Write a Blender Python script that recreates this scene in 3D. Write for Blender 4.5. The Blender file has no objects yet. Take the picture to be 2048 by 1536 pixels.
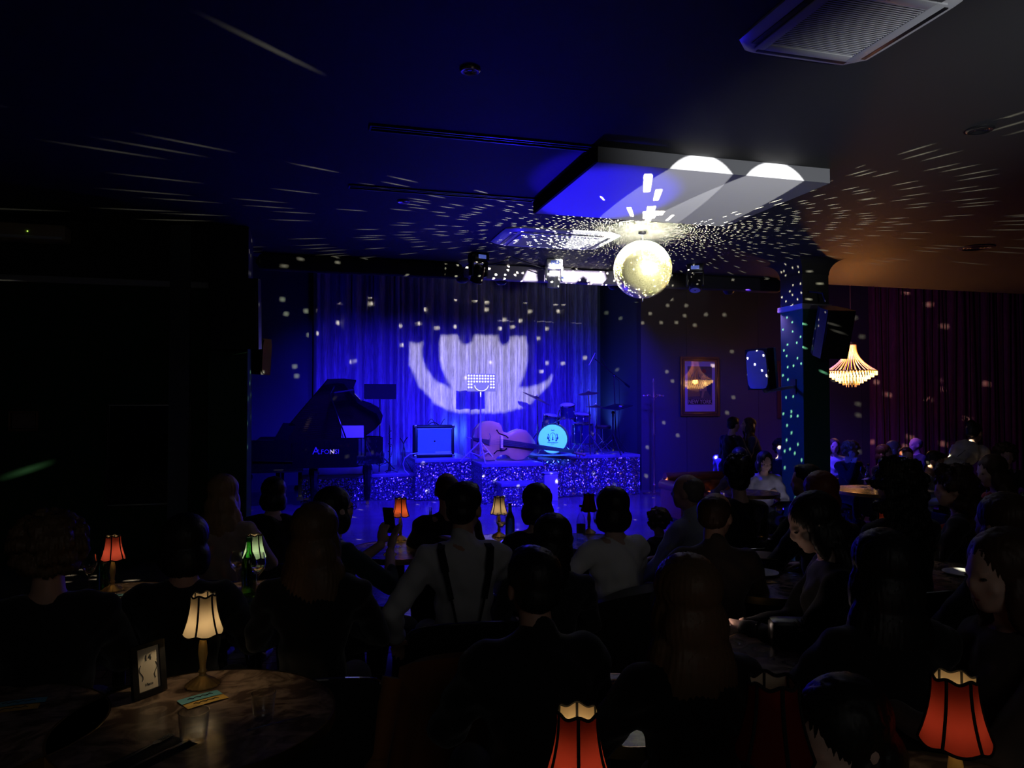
import bpy, bmesh, math, random
import numpy as np
from mathutils import Vector, Matrix, Euler
PI = math.pi
random.seed(7)
SC = bpy.context.scene
COL = SC.collection

# ------------------------------------------------------------------ camera
FPX, EYE, YAW = 1500.0, 1.70, math.radians(15.4)
PITCH = math.atan(37 / 1500)
cam_d = bpy.data.cameras.new('camera'); cam = bpy.data.objects.new('camera', cam_d); COL.objects.link(cam)
cam_d.sensor_width = 36.0; cam_d.lens = 36.0 * FPX / 2048.0; cam_d.clip_start = 0.05; cam_d.clip_end = 100
cam.location = (0, 0, EYE); cam.rotation_euler = (PI / 2 + PITCH, 0, -YAW)
SC.camera = cam
_R = Euler((PI / 2 + PITCH, 0, -YAW)).to_matrix()
CAM = Vector((0, 0, EYE))
def ray(x, y): return _R @ Vector(((x - 1024) / FPX, (768 - y) / FPX, -1.0))
def onz(x, y, z):
    d = ray(x, y); return CAM + d * ((z - EYE) / d.z)
def ony(x, y, Y):
    d = ray(x, y); return CAM + d * (Y / d.y)
def onx(x, y, X):
    d = ray(x, y); return CAM + d * (X / d.x)
def atd(x, y, Z): return CAM + ray(x, y) * Z

# ------------------------------------------------------------------ render look
SC.view_settings.view_transform = 'Standard'; SC.view_settings.look = 'None'
SC.view_settings.exposure = 0.0; SC.view_settings.gamma = 1.0; SC.view_settings.use_curve_mapping = False
cy = SC.cycles
cy.use_denoising = True; cy.max_bounces = 6; cy.diffuse_bounces = 3; cy.glossy_bounces = 4
cy.transmission_bounces = 6; cy.transparent_max_bounces = 8; cy.caustics_reflective = False; cy.caustics_refractive = False
cy.sample_clamp_indirect = 3.0
w = bpy.data.worlds.new('night'); SC.world = w; w.use_nodes = True
w.node_tree.nodes['Background'].inputs[0].default_value = (0.004, 0.004, 0.005, 1)
w.node_tree.nodes['Background'].inputs[1].default_value = 0.2

def lamp(name, kind, loc, power, color, radius=0.05, target=None, angle=60, blend=0.3, size=None, size_y=None):
    d = bpy.data.lights.new(name, kind); o = bpy.data.objects.new(name, d); COL.objects.link(o)
    o.location = loc; d.energy = power; d.color = color
    if kind == 'AREA':
        d.shape = 'RECTANGLE'; d.size = size or 1; d.size_y = size_y or d.size
    else:
        d.shadow_soft_size = radius
    if kind == 'SPOT':
        d.spot_size = math.radians(angle); d.spot_blend = blend
    if target is not None:
        o.rotation_euler = (Vector(target) - Vector(loc)).to_track_quat('-Z', 'Y').to_euler()
    return o

CZ = 3.60                 # ceiling height
BALL = Vector(atd(1285, 539, 8.35)); BALL_R = 0.322
BLUE = (0.018, 0.008, 1.0)
# pin spots: two aimed up at the white box, one at the mirror ball
lamp('pin_spot', 'SPOT', (2.05, -1.5, 2.0), 9000, (1.0, 1.0, 0.96), 0.008, (2.93, 5.15, 3.262), 5.75, 0.02)
lamp('pin_spot', 'SPOT', (3.45, -1.5, 2.0), 9000, (1.0, 1.0, 0.96), 0.008, (3.59, 5.15, 3.262), 5.75, 0.02)
lamp('pin_spot', 'SPOT', (2.6, -0.5, 2.9), 8000, (1.0, 0.98, 0.80), 0.03, BALL, 4.2, 0.25)
lamp('pin_spot', 'SPOT', (5.6, 1.0, 2.5), 2600, (1.0, 0.98, 0.75), 0.03, BALL, 4.6, 0.25)
# lamp added inside the ball, standing in for the spots its mirrors reflect
lamp('ball_spot_helper', 'POINT', BALL, 6500, (1.0, 0.95, 0.66), 0.0012)
# gobo projector
PROJ = Vector((1.2, 1.0, 3.30))
lamp('gobo_lamp', 'SPOT', PROJ, 11000, (0.95, 0.90, 1.0), 0.0007, ony(1015, 700, 15.4), 34, 0.05)
# stage wash
for X, p in ((0.9, 750), (2.3, 950), (3.9, 950), (5.4, 1000)):
    lamp('stage_wash', 'SPOT', (X, 10.6, 3.9), p, BLUE, 0.05, (X * 0.95 + .1, 15.0, 0.9), 62, 0.8)
for X, p in ((1.2, 1100), (3.2, 1500), (5.2, 1400)):
    lamp('stage_wash', 'SPOT', (X, 9.7, 3.3), p, BLUE, 0.05, (X * 0.98, 12.6, 0.2), 80, 0.8)
lamp('cyan_wash', 'SPOT', (3.6, 9.6, 3.35), 900, (0.10, 0.65, 1.0), 0.04, (4.35, 12.95, 1.1), 15, 0.6)
lamp('cyan_wash', 'SPOT', (2.4, 9.6, 3.35), 260, (0.03, 0.35, 1.0), 0.04, (2.1, 13.2, 1.15), 17, 0.6)
lamp('floor_uplight', 'SPOT', (5.95, 14.7, 1.0), 60, (0.06, 0.14, 1.0), 0.03, (6.3, 14.9, 2.0), 110, 1.0)
lamp('floor_uplight', 'POINT', (2.95, 15.05, 1.1), 5, (0.06, 0.2, 1.0), 0.03)
lamp('floor_uplight', 'SPOT', (0.35, 14.9, 1.0), 60, BLUE, 0.03, (0.3, 15.4, 3.0), 70, 1.0)
lamp('blue_beam', 'SPOT', (3.0, 8.5, 0.5), 1500, BLUE, 0.03, (2.5, 6.1, 3.48), 20, 0.4)  # lamp without body, added on the dance floor to blue the box underside
lamp('blue_spill', 'SPOT', (2.6, 9.6, 1.5), 150, BLUE, 0.1, (0.9, 5.8, 3.6), 95, 1.0)
lamp('blue_crowd', 'SPOT', (4.6, 9.7, 3.45), 900, BLUE, 0.05, (7.0, 13.2, 1.0), 62, 0.7)
lamp('blue_column', 'SPOT', (3.2, 9.4, 3.4), 3200, (0.01, 0.03, 1.0), 0.05, (6.3, 8.75, 1.9), 50, 0.6)
lamp('blue_tables', 'SPOT', (6.4, 9.95, 3.4), 1300, (0.08, 0.03, 1.0), 0.05, (8.9, 11.2, 0.7), 62, 0.7)
lamp('violet_wall', 'SPOT', (7.2, 9.9, 3.3), 130, (0.35, 0.06, 1.0), 0.1, (12.5, 13.3, 1.2), 85, 0.9)
lamp('bass_warm_fill', 'SPOT', (3.1, 9.7, 3.35), 230, (1.0, 0.50, 0.20), 0.04, (3.35, 12.7, 1.1), 15, 0.5)  # added to warm the bass against the blue wash
lamp('floor_wash', 'SPOT', (2.8, 9.9, 3.35), 1700, BLUE, 0.05, (2.7, 10.4, 0), 95, 0.6)
lamp('blue_reader', 'SPOT', (4.2, 9.3, 3.3), 420, BLUE, 0.05, (5.7, 8.0, 0.9), 30, 0.7)
lamp('violet_tables', 'SPOT', (6.2, 9.4, 3.2), 260, (0.55, 0.22, 1.0), 0.05, (7.7, 7.4, 1.1), 50, 0.8)
lamp('grey_wall_spill', 'SPOT', (4.5, 9.3, 3.2), 60, (1.0, 0.9, 0.75), 0.1, (7.4, 13.4, 3.2), 45, 1.0)
# unseen lamps added behind the camera: dim room fill, pin spots' grey halo
lamp('room_fill', 'AREA', (0.5, -2.6, 2.9), 5.5, (1.0, 0.97, 0.93), target=(1.5, 5, 0.8), size=2.0)
lamp('grey_spill', 'SPOT', (3.0, -1.0, 1.5), 700, (0.93, 0.97, 1.0), 0.12, (3.95, 4.6, 3.66), 36, 1.0)

# ------------------------------------------------------------------ materials
MATS = {}
def mat(name, col, rough=0.6, metal=0.0, spec=0.5, sheen=0.0, emit=None, es=1.0, trans=0.0, ior=1.45, coat=0.0, bump=None, alpha=1.0, var=None):
    if name in MATS: return MATS[name]
    m = bpy.data.materials.new(name); m.use_nodes = True; nt = m.node_tree; b = nt.nodes['Principled BSDF']
    b.inputs['Base Color'].default_value = (*col, 1); b.inputs['Roughness'].default_value = rough
    b.inputs['Metallic'].default_value = metal; b.inputs['Specular IOR Level'].default_value = spec
    b.inputs['IOR'].default_value = ior; b.inputs['Transmission Weight'].default_value = trans
    b.inputs['Coat Weight'].default_value = coat; b.inputs['Sheen Weight'].default_value = sheen
    if emit: b.inputs['Emission Color'].default_value = (*emit, 1); b.inputs['Emission Strength'].default_value = es
    if var or bump:
        tc = nt.nodes.new('ShaderNodeTexCoord'); n = nt.nodes.new('ShaderNodeTexNoise')
        nt.links.new(tc.outputs['Object'], n.inputs['Vector'])
        sc_, amt = (bump if bump else (6, 0)); n.inputs['Scale'].default_value = sc_; n.inputs['Detail'].default_value = 4
        if var:
            r = nt.nodes.new('ShaderNodeMapRange'); r.inputs[3].default_value = 1 - var; r.inputs[4].default_value = 1 + var
            nt.links.new(n.outputs[0], r.inputs[0])
            mx = nt.nodes.new('ShaderNodeVectorMath'); mx.operation = 'SCALE'; mx.inputs[0].default_value = col
            nt.links.new(r.outputs[0], mx.inputs['Scale']); nt.links.new(mx.outputs[0], b.inputs['Base Color'])
        if bump and amt:
            bp = nt.nodes.new('ShaderNodeBump'); bp.inputs['Strength'].default_value = amt; bp.inputs['Distance'].default_value = 0.01
            nt.links.new(n.outputs[0], bp.inputs['Height']); nt.links.new(bp.outputs[0], b.inputs['Normal'])
    MATS[name] = m; return m

def sequin_mat():
    m = mat('sequin', (0.42, 0.42, 0.6), 0.2, 0.95); nt = m.node_tree; b = nt.nodes['Principled BSDF']
    tc = nt.nodes.new('ShaderNodeTexCoord'); v = nt.nodes.new('ShaderNodeTexVoronoi'); v.inputs['Scale'].default_value = 60
    nt.links.new(tc.outputs['Object'], v.inputs['Vector'])
    g = nt.nodes.new('ShaderNodeNewGeometry')
    s = nt.nodes.new('ShaderNodeVectorMath'); s.operation = 'SUBTRACT'; s.inputs[1].default_value = (.5, .5, .5)
    k = nt.nodes.new('ShaderNodeVectorMath'); k.operation = 'SCALE'; k.inputs['Scale'].default_value = 1.5
    a = nt.nodes.new('ShaderNodeVectorMath'); a.operation = 'ADD'
    n = nt.nodes.new('ShaderNodeVectorMath'); n.operation = 'NORMALIZE'
    nt.links.new(v.outputs['Color'], s.inputs[0]); nt.links.new(s.outputs[0], k.inputs[0])
    nt.links.new(k.outputs[0], a.inputs[0]); nt.links.new(g.outputs['Normal'], a.inputs[1])
    nt.links.new(a.outputs[0], n.inputs[0]); nt.links.new(n.outputs[0], b.inputs['Normal'])
    return m

def wall_mat(name, lower, upper, h):
    """two-tone painted wall: one paint below the moulding height, another above"""
    m = mat(name, lower, 0.75, spec=0.2); nt = m.node_tree; b = nt.nodes['Principled BSDF']
    g = nt.nodes.new('ShaderNodeNewGeometry'); s = nt.nodes.new('ShaderNodeSeparateXYZ'); nt.links.new(g.outputs['Position'], s.inputs[0])
    c = nt.nodes.new('ShaderNodeMath'); c.operation = 'GREATER_THAN'; c.inputs[1].default_value = h; nt.links.new(s.outputs[2], c.inputs[0])
    mx = nt.nodes.new('ShaderNodeMix'); mx.data_type = 'RGBA'; nt.links.new(c.outputs[0], mx.inputs[0])
    mx.inputs[6].default_value = (*lower, 1); mx.inputs[7].default_value = (*upper, 1); nt.links.new(mx.outputs[2], b.inputs['Base Color'])
    return m

def marble_mat():
    m = mat('marble', (0.05, 0.03, 0.025), 0.22, spec=0.5); nt = m.node_tree; b = nt.nodes['Principled BSDF']
    tc = nt.nodes.new('ShaderNodeTexCoord'); n = nt.nodes.new('ShaderNodeTexNoise'); n.inputs['Scale'].default_value = 7; n.inputs['Detail'].default_value = 8
    n.inputs['Distortion'].default_value = 2.2; nt.links.new(tc.outputs['Object'], n.inputs['Vector'])
    r = nt.nodes.new('ShaderNodeValToRGB'); r.color_ramp.elements[0].position = .42; r.color_ramp.elements[0].color = (0.10, 0.065, 0.048, 1)
    r.color_ramp.elements[1].position = .62; r.color_ramp.elements[1].color = (0.34, 0.24, 0.18, 1)
    nt.links.new(n.outputs[0], r.inputs[0]); nt.links.new(r.outputs[0], b.inputs['Base Color']); return m

def floor_mat():
    m = mat('floor_wood', (0.05, 0.045, 0.05), 0.18, spec=0.6); nt = m.node_tree; b = nt.nodes['Principled BSDF']
    tc = nt.nodes.new('ShaderNodeTexCoord'); br = nt.nodes.new('ShaderNodeTexBrick')
    br.inputs['Scale'].default_value = 1; br.inputs['Brick Width'].default_value = 1.2; br.inputs['Row Height'].default_value = 0.14; br.inputs['Mortar Size'].default_value = 0.004
    br.inputs['Color1'].default_value = (0.16, 0.13, 0.12, 1); br.inputs['Color2'].default_value = (0.11, 0.09, 0.08, 1); br.inputs['Mortar'].default_value = (0.01, 0.01, 0.01, 1)
    nt.links.new(tc.outputs['Object'], br.inputs['Vector']); nt.links.new(br.outputs[0], b.inputs['Base Color'])
    n = nt.nodes.new('ShaderNodeTexNoise'); n.inputs['Scale'].default_value = 9; bp = nt.nodes.new('ShaderNodeBump'); bp.inputs['Strength'].default_value = .25; bp.inputs['Distance'].default_value = .01
    nt.links.new(tc.outputs['Object'], n.inputs['Vector']); nt.links.new(n.outputs[0], bp.inputs['Height']); nt.links.new(bp.outputs[0], b.inputs['Normal'])
    return m

def velvet_mat(name, col):
    m = mat(name, col, 0.55, spec=0.25, sheen=0.4); nt = m.node_tree; b = nt.nodes['Principled BSDF']
    tc = nt.nodes.new('ShaderNodeTexCoord'); mp = nt.nodes.new('ShaderNodeMapping'); mp.inputs['Scale'].default_value = (14, 14, 1.6)
    n = nt.nodes.new('ShaderNodeTexNoise'); n.inputs['Scale'].default_value = 2.2; n.inputs['Detail'].default_value = 6; n.inputs['Roughness'].default_value = .7
    nt.links.new(tc.outputs['Object'], mp.inputs[0]); nt.links.new(mp.outputs[0], n.inputs['Vector'])
    r = nt.nodes.new('ShaderNodeMapRange'); r.inputs[1].default_value = .3; r.inputs[2].default_value = .7; r.inputs[3].default_value = .45; r.inputs[4].default_value = 1.5
    nt.links.new(n.outputs[0], r.inputs[0])
    mx = nt.nodes.new('ShaderNodeVectorMath'); mx.operation = 'SCALE'; mx.inputs[0].default_value = col
    nt.links.new(r.outputs[0], mx.inputs['Scale']); nt.links.new(mx.outputs[0], b.inputs['Base Color'])
    return m

def shade_mat(name, col, inner=(.85, .70, .48)):
    """thin fabric with a pale lining that lets the bulb's light through"""
    if name in MATS: return MATS[name]
    m = bpy.data.materials.new(name); m.use_nodes = True; nt = m.node_tree; nt.nodes.clear()
    o = nt.nodes.new('ShaderNodeOutputMaterial'); d = nt.nodes.new('ShaderNodeBsdfDiffuse'); t = nt.nodes.new('ShaderNodeBsdfTranslucent'); mx = nt.nodes.new('ShaderNodeMixShader')
    g = nt.nodes.new('ShaderNodeNewGeometry'); c = nt.nodes.new('ShaderNodeMix'); c.data_type = 'RGBA'; nt.links.new(g.outputs['Backfacing'], c.inputs[0])
    c.inputs[6].default_value = (*[x * .8 for x in col], 1); c.inputs[7].default_value = (*inner, 1); nt.links.new(c.outputs[2], d.inputs[0])
    t.inputs[0].default_value = (*col, 1); mx.inputs[0].default_value = 0.45
    nt.links.new(d.outputs[0], mx.inputs[1]); nt.links.new(t.outputs[0], mx.inputs[2]); nt.links.new(mx.outputs[0], o.inputs[0])
    MATS[name] = m; return m

def mirror_tile_mat():
    m = mat('mirror_tiles', (0.86, 0.86, 0.84), 0.32, 0.72); nt = m.node_tree; b = nt.nodes['Principled BSDF']
    uv = nt.nodes.new('ShaderNodeUVMap'); wn = nt.nodes.new('ShaderNodeTexWhiteNoise'); wn.noise_dimensions = '2D'
    fl = nt.nodes.new('ShaderNodeVectorMath'); fl.operation = 'FLOOR'; nt.links.new(uv.outputs[0], fl.inputs[0]); nt.links.new(fl.outputs[0], wn.inputs['Vector'])
    g = nt.nodes.new('ShaderNodeNewGeometry')
    s = nt.nodes.new('ShaderNodeVectorMath'); s.operation = 'SUBTRACT'; s.inputs[1].default_value = (.5, .5, .5); nt.links.new(wn.outputs['Color'], s.inputs[0])
    k = nt.nodes.new('ShaderNodeVectorMath'); k.operation = 'SCALE'; k.inputs['Scale'].default_value = .12; nt.links.new(s.outputs[0], k.inputs[0])
    a = nt.nodes.new('ShaderNodeVectorMath'); a.operation = 'ADD'; nt.links.new(k.outputs[0], a.inputs[0]); nt.links.new(g.outputs['Normal'], a.inputs[1])
    n = nt.nodes.new('ShaderNodeVectorMath'); n.operation = 'NORMALIZE'; nt.links.new(a.outputs[0], n.inputs[0]); nt.links.new(n.outputs[0], b.inputs['Normal'])
    fr = nt.nodes.new('ShaderNodeVectorMath'); fr.operation = 'FRACTION'; nt.links.new(uv.outputs[0], fr.inputs[0])
    sx = nt.nodes.new('ShaderNodeSeparateXYZ'); nt.links.new(fr.outputs[0], sx.inputs[0])
    mn = nt.nodes.new('ShaderNodeMath'); mn.operation = 'MINIMUM'; nt.links.new(sx.outputs[0], mn.inputs[0]); nt.links.new(sx.outputs[1], mn.inputs[1])
    gt = nt.nodes.new('ShaderNodeMath'); gt.operation = 'GREATER_THAN'; gt.inputs[1].default_value = .16; nt.links.new(mn.outputs[0], gt.inputs[0])
    mx = nt.nodes.new('ShaderNodeMix'); mx.data_type = 'RGBA'; nt.links.new(gt.outputs[0], mx.inputs[0])
    mx.inputs[6].default_value = (.16, .13, .01, 1); mx.inputs[7].default_value = (.92, .88, .55, 1); nt.links.new(mx.outputs[2], b.inputs['Base Color'])
    return m

M_CEIL = mat('ceiling_paint', (0.035, 0.035, 0.036), 0.7, spec=0.2, bump=(3, 0.05))
M_BOX = mat('box_paint', (0.26, 0.26, 0.28), 0.5, spec=0.3)
MOULD_H = 2.97
M_WALL = wall_mat('wall_green', (0.012, 0.05, 0.022), (0.03, 0.03, 0.028), MOULD_H)
M_BACK = mat('back_paint', (0.065, 0.08, 0.085), 0.6, spec=0.3)
M_GREYW = mat('grey_wall', (0.05, 0.048, 0.05), 0.55, spec=0.3)
M_TRIM = mat('trim_paint', (0.30, 0.30, 0.32), 0.5)
M_BLACK = mat('black_plastic', (0.012, 0.012, 0.014), 0.35)
M_GLOSS = mat('piano_lacquer', (0.006, 0.006, 0.008), 0.06, coat=1.0)
M_CLOTHB = mat('black_cloth', (0.012, 0.012, 0.013), 0.9)
M_CHROME = mat('chrome', (0.75, 0.76, 0.8), 0.18, 1.0)
M_BRASS = mat('brass', (0.75, 0.55, 0.22), 0.3, 1.0)
M_GOLD = mat('gilt_resin', (0.55, 0.38, 0.14), 0.42, 0.35)
M_STEEL = mat('steel', (0.6, 0.6, 0.62), 0.25, 1.0)
def thin_glass(name, tint, base=.05):
    m = bpy.data.materials.new(name); m.use_nodes = True; nt = m.node_tree; nt.nodes.clear()
    o = nt.nodes.new('ShaderNodeOutputMaterial'); t = nt.nodes.new('ShaderNodeBsdfTransparent'); g = nt.nodes.new('ShaderNodeBsdfGlossy'); mx = nt.nodes.new('ShaderNodeMixShader')
    lw = nt.nodes.new('ShaderNodeLayerWeight'); pw_ = nt.nodes.new('ShaderNodeMath'); pw_.operation = 'POWER'; pw_.inputs[1].default_value = 2.2; nt.links.new(lw.outputs['Facing'], pw_.inputs[0])
    f = nt.nodes.new('ShaderNodeMath'); f.operation = 'MULTIPLY_ADD'; f.inputs[1].default_value = .85; f.inputs[2].default_value = .05; nt.links.new(pw_.outputs[0], f.inputs[0]); t.inputs[0].default_value = (*tint, 1); g.inputs['Roughness'].default_value = base
    nt.links.new(f.outputs[0], mx.inputs[0]); nt.links.new(t.outputs[0], mx.inputs[1]); nt.links.new(g.outputs[0], mx.inputs[2]); nt.links.new(mx.outputs[0], o.inputs[0])
    MATS[name] = m; return m
M_GLASS = thin_glass('glass', (.93, .94, .94)); M_PANE = thin_glass('picture_glass', (.98, .98, .98), .03)
M_GREENG = mat('green_glass', (0.05, 0.35, 0.04), 0.03, trans=1.0, ior=1.5)
M_WATER = mat('drink', (0.95, 0.9, 0.75), 0.0, trans=1.0, ior=1.33)
M_SKIN = mat('skin', (0.50, 0.29, 0.21), 0.5, spec=0.35)
M_SKIN2 = mat('skin_fair', (0.66, 0.44, 0.35), 0.5, spec=0.35)
M_DARKW = mat('dark_wood', (0.05, 0.025, 0.012), 0.35)
M_MARBLE = marble_mat(); M_SEQ = sequin_mat(); M_FLOOR = floor_mat()
M_PLATE = mat('off_white_plastic', (0.55, 0.55, 0.58), 0.35)
M_PAPER = mat('paper', (0.75, 0.68, 0.55), 0.8)
M_DARKIN = mat('matt_black', (0.004, 0.004, 0.004), 0.95, spec=0.1)

# ------------------------------------------------------------------ mesh helpers
class MB:
    def __init__(s): s.bm = bmesh.new()
    def box(s, c, size, rot=None, bev=0.0):
        r = bmesh.ops.create_cube(s.bm, size=1.0); vs = r['verts']
        bmesh.ops.scale(s.bm, vec=size, verts=vs)
        if bev:
            es = list({e for v in vs for e in v.link_edges})
            g = bmesh.ops.bevel(s.bm, geom=es, offset=bev, segments=2, profile=.5, affect='EDGES')
            vs = list({v for f in g['faces'] for v in f.verts} | {v for v in vs if v.is_valid})
        if rot is not None: bmesh.ops.rotate(s.bm, cent=(0, 0, 0), matrix=(rot if isinstance(rot, Matrix) else Euler(rot).to_matrix()), verts=vs)
        bmesh.ops.translate(s.bm, vec=c, verts=vs); return s
    def cyl(s, a, b, r1, r2=None, n=12, cap=True):
        a = Vector(a); b = Vector(b); d = b - a; L = d.length
        if L < 1e-6: return s
        r2 = r1 if r2 is None else r2
        g = bmesh.ops.create_cone(s.bm, cap_ends=cap, segments=n, radius1=r1, radius2=r2, depth=L)
        M = Matrix.Translation((a + b) / 2) @ d.to_track_quat('Z', 'Y').to_matrix().to_4x4()
        bmesh.ops.transform(s.bm, matrix=M, verts=g['verts']); return s
    def sph(s, c, r, sub=2, rot=None):
        g = bmesh.ops.create_icosphere(s.bm, subdivisions=sub, radius=1.0)
        r = (r, r, r) if not hasattr(r, '__len__') else r
        bmesh.ops.scale(s.bm, vec=r, verts=g['verts'])
        if rot is not None: bmesh.ops.rotate(s.bm, cent=(0, 0, 0), matrix=Euler(rot).to_matrix(), verts=g['verts'])
        bmesh.ops.translate(s.bm, vec=c, verts=g['verts']); return s
    def tube(s, pts, r, n=8):
        for a, b in zip(pts[:-1], pts[1:]): s.cyl(a, b, r, r, n)
        for p in pts[1:-1]: s.sph(p, r, 1)
        return s
    def lathe(s, prof, n=24, c=(0, 0, 0), wob=None, close=False):
        rows = []
        for (r, z) in prof:
            row = []
            for i in range(n):
                a = 2 * PI * i / n; rr = max(r, 1e-4) * (wob(a, z) if wob else 1)
                row.append(s.bm.verts.new((c[0] + rr * math.cos(a), c[1] + rr * math.sin(a), c[2] + z)))
            rows.append(row)
        for A, B in zip(rows[:-1], rows[1:]):
            for i in range(n): s.bm.faces.new((A[i], A[(i + 1) % n], B[(i + 1) % n], B[i]))
        if close:
            s.bm.faces.new(rows[0][::-1]); s.bm.faces.new(rows[-1])
        return s
    def prism(s, pts, t, M=None):
        """closed 2-D outline (x, y) extruded by t along z, then placed by M"""
        n = len(pts); lo = [s.bm.verts.new((x, y, 0)) for x, y in pts]; hi = [s.bm.verts.new((x, y, t)) for x, y in pts]
        s.bm.faces.new(lo[::-1]); s.bm.faces.new(hi)
        for i in range(n): s.bm.faces.new((lo[i], lo[(i + 1) % n], hi[(i + 1) % n], hi[i]))
        if M is not None: bmesh.ops.transform(s.bm, matrix=M, verts=lo + hi)
        return s
    def poly3(s, pts, thick):
        """planar 3-D outline given thickness along vector thick"""
        lo = [s.bm.verts.new(p) for p in pts]; hi = [s.bm.verts.new(Vector(p) + Vector(thick)) for p in pts]; n = len(pts)
        s.bm.faces.new(lo[::-1]); s.bm.faces.new(hi)
        for i in range(n): s.bm.faces.new((lo[i], lo[(i + 1) % n], hi[(i + 1) % n], hi[i]))
        return s
    def mesh(s, smooth=True):
        bmesh.ops.recalc_face_normals(s.bm, faces=s.bm.faces)
        me = bpy.data.meshes.new('m'); s.bm.to_mesh(me); s.bm.free()
        if smooth:
            me.polygons.foreach_set('use_smooth', [True] * len(me.polygons))
            try: me.set_sharp_from_angle(angle=math.radians(40))
            except Exception: pass
        return me
    def build(s, name, m, parent=None, smooth=True, loc=None, rot=None):
        me = s.mesh(smooth); me.name = name
        for mm in (m if isinstance(m, (list, tuple)) else [m]): me.materials.append(mm)
        o = bpy.data.objects.new(name, me); COL.objects.link(o)
        if parent: o.parent = parent
        if loc is not None: o.location = loc
        if rot is not None: o.rotation_euler = rot
        return o

def tag(o, label, cat, group=None, kind=None):
    o['label'] = label; o['category'] = cat
    if group: o['group'] = group
    if kind: o['kind'] = kind
    return o
def thing(name, label, cat, loc=(0, 0, 0), rz=0.0, group=None):
    o = bpy.data.objects.new(name, None); COL.objects.link(o); o.location = loc; o.rotation_euler = (0, 0, rz); o.empty_display_size = .1
    return tag(o, label, cat, group)
def struct(o):
    o['kind'] = 'structure'; o.data.polygons.foreach_set('use_smooth', [False] * len(o.data.polygons)); return o
def clone(o, parent=None):
    c = o.copy(); COL.objects.link(c)
    if parent is not None: c.parent = parent; c.matrix_parent_inverse = Matrix()
    for ch in list(o.children): clone(ch, c)
    return c
def text(name, body, size, m, parent, loc, rot=(PI / 2, 0, 0), ext=0.001, bold=0.0, align='CENTER', sx=1.0):
    cu = bpy.data.curves.new(name, 'FONT'); cu.body = body; cu.size = size; cu.extrude = ext; cu.offset = bold; cu.align_x = align; cu.align_y = 'CENTER'; cu.resolution_u = 2
    t = bpy.data.objects.new(name + '_src', cu); COL.objects.link(t)
    bpy.context.view_layer.update()
    me = bpy.data.meshes.new_from_object(t.evaluated_get(bpy.context.evaluated_depsgraph_get()))
    bpy.data.objects.remove(t); bpy.data.curves.remove(cu)
    me.materials.clear(); me.materials.append(m); o = bpy.data.objects.new(name, me); COL.objects.link(o)
    if parent: o.parent = parent
    o.location = loc; o.rotation_euler = rot; o.scale = (sx, 1, 1); return o
# ================================================================== ROOM
struct(MB().box((4, 6.5, -0.05), (24, 22, 0.1)).build('floor', M_FLOOR))
struct(MB().box((4, 3.0, CZ + .1), (24, 14.1, 0.2)).build('ceiling', M_CEIL))                    # low ceiling over the tables, to Y = 10.05
struct(MB().box((4, 12.9, 4.9), (24, 5.6, 0.2)).build('ceiling', M_CEIL))                        # high ceiling beyond the beam
struct(MB().box((4, 10.15, 4.2), (24, 0.2, 1.2)).build('trim_1', M_CEIL))                        # riser between the two ceilings
BX0, BX1, BY0, BY1, BZ = 2.08, 4.10, 5.15, 6.72, 3.482
struct(MB().box(((BX0 + BX1) / 2, (BY0 + BY1) / 2, (BZ + CZ) / 2), (BX1 - BX0, BY1 - BY0, CZ - BZ), bev=.002).build('trim_2', M_BOX))
struct(MB().box((BX0 - 0.012, (BY0 + BY1) / 2, (BZ + CZ) / 2 ), (0.02, BY1 - BY0, CZ - BZ - .004)).build('box_side_shade', M_DARKIN))  # black strip added as the shade on the box's unlit left face
for k, (a, b, Yc) in enumerate(((0.42, 2.05, 5.2), (0.36, 2.05, 6.68))):                         # black linear slots running into the box
    t = thing('slot_diffuser', ('black linear slot diffuser in ceiling reaching the front corner of the white box', 'black linear slot diffuser in ceiling reaching the rear corner of the white box')[k], 'vent', ((a + b) / 2, Yc, CZ), 0)
    f = MB()
    for dy in (-.05, .05): f.box((0, dy, -.006), (b - a, .012, .012))
    for dx in (-1, 1): f.box((dx * (b - a) / 2, 0, -.006), (.012, .11, .012))
    f.build('frame', M_BLACK, t); MB().box((0, 0, -.001), (b - a - .02, .09, .004)).build('baffle', M_DARKIN, t)
    MB().box((0, 0, -.005), (b - a - .02, .008, .008)).build('slat', M_BLACK, t)

WALLY = 8.75
struct(MB().box((-4.5, WALLY + .1, 1.8), (7.0, 0.2, 3.6)).build('wall_left', M_WALL))
struct(MB().box((-4.3, WALLY - .03, MOULD_H), (6.6, 0.06, 0.07), bev=.01).build('trim_4', M_TRIM))
struct(MB().box((-0.80, 8.87, 1.8), (0.40, 0.70, 3.6), bev=.01).build('wall_left_pillar', M_WALL))
struct(MB().box((-1.3, 12.1, 2.4), (0.2, 6.9, 4.8)).build('wall_stage_left', M_BACK))
struct(MB().box((2.6, 15.6, 2.4), (7.9, 0.2, 4.8)).build('wall_back', M_BACK))
struct(MB().box((6.4, 14.6, 2.4), (0.2, 1.998, 4.8)).build('wall_stage_right', M_BACK))
struct(MB().box((11.4, 13.5, 2.4), (10.2, 0.2, 4.8)).build('wall_right', M_GREYW))
for X in (7.28, 8.9, 11.4):
    struct(MB().box((X, 13.398, 2.4), (0.012, 0.006, 4.8)).build('trim_5', mat('seam', (.03, .03, .03), .8)))
struct(MB().box((16.6, 6, 2.4), (0.2, 20, 4.8)).build('wall_far_right', M_GREYW))
struct(MB().box((-8.1, 3, 2.4), (0.2, 14, 4.8)).build('wall_far_left', M_WALL))
struct(MB().box((4, -4.1, 2.4), (24, 0.2, 4.8)).build('wall_rear', M_WALL))
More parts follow.
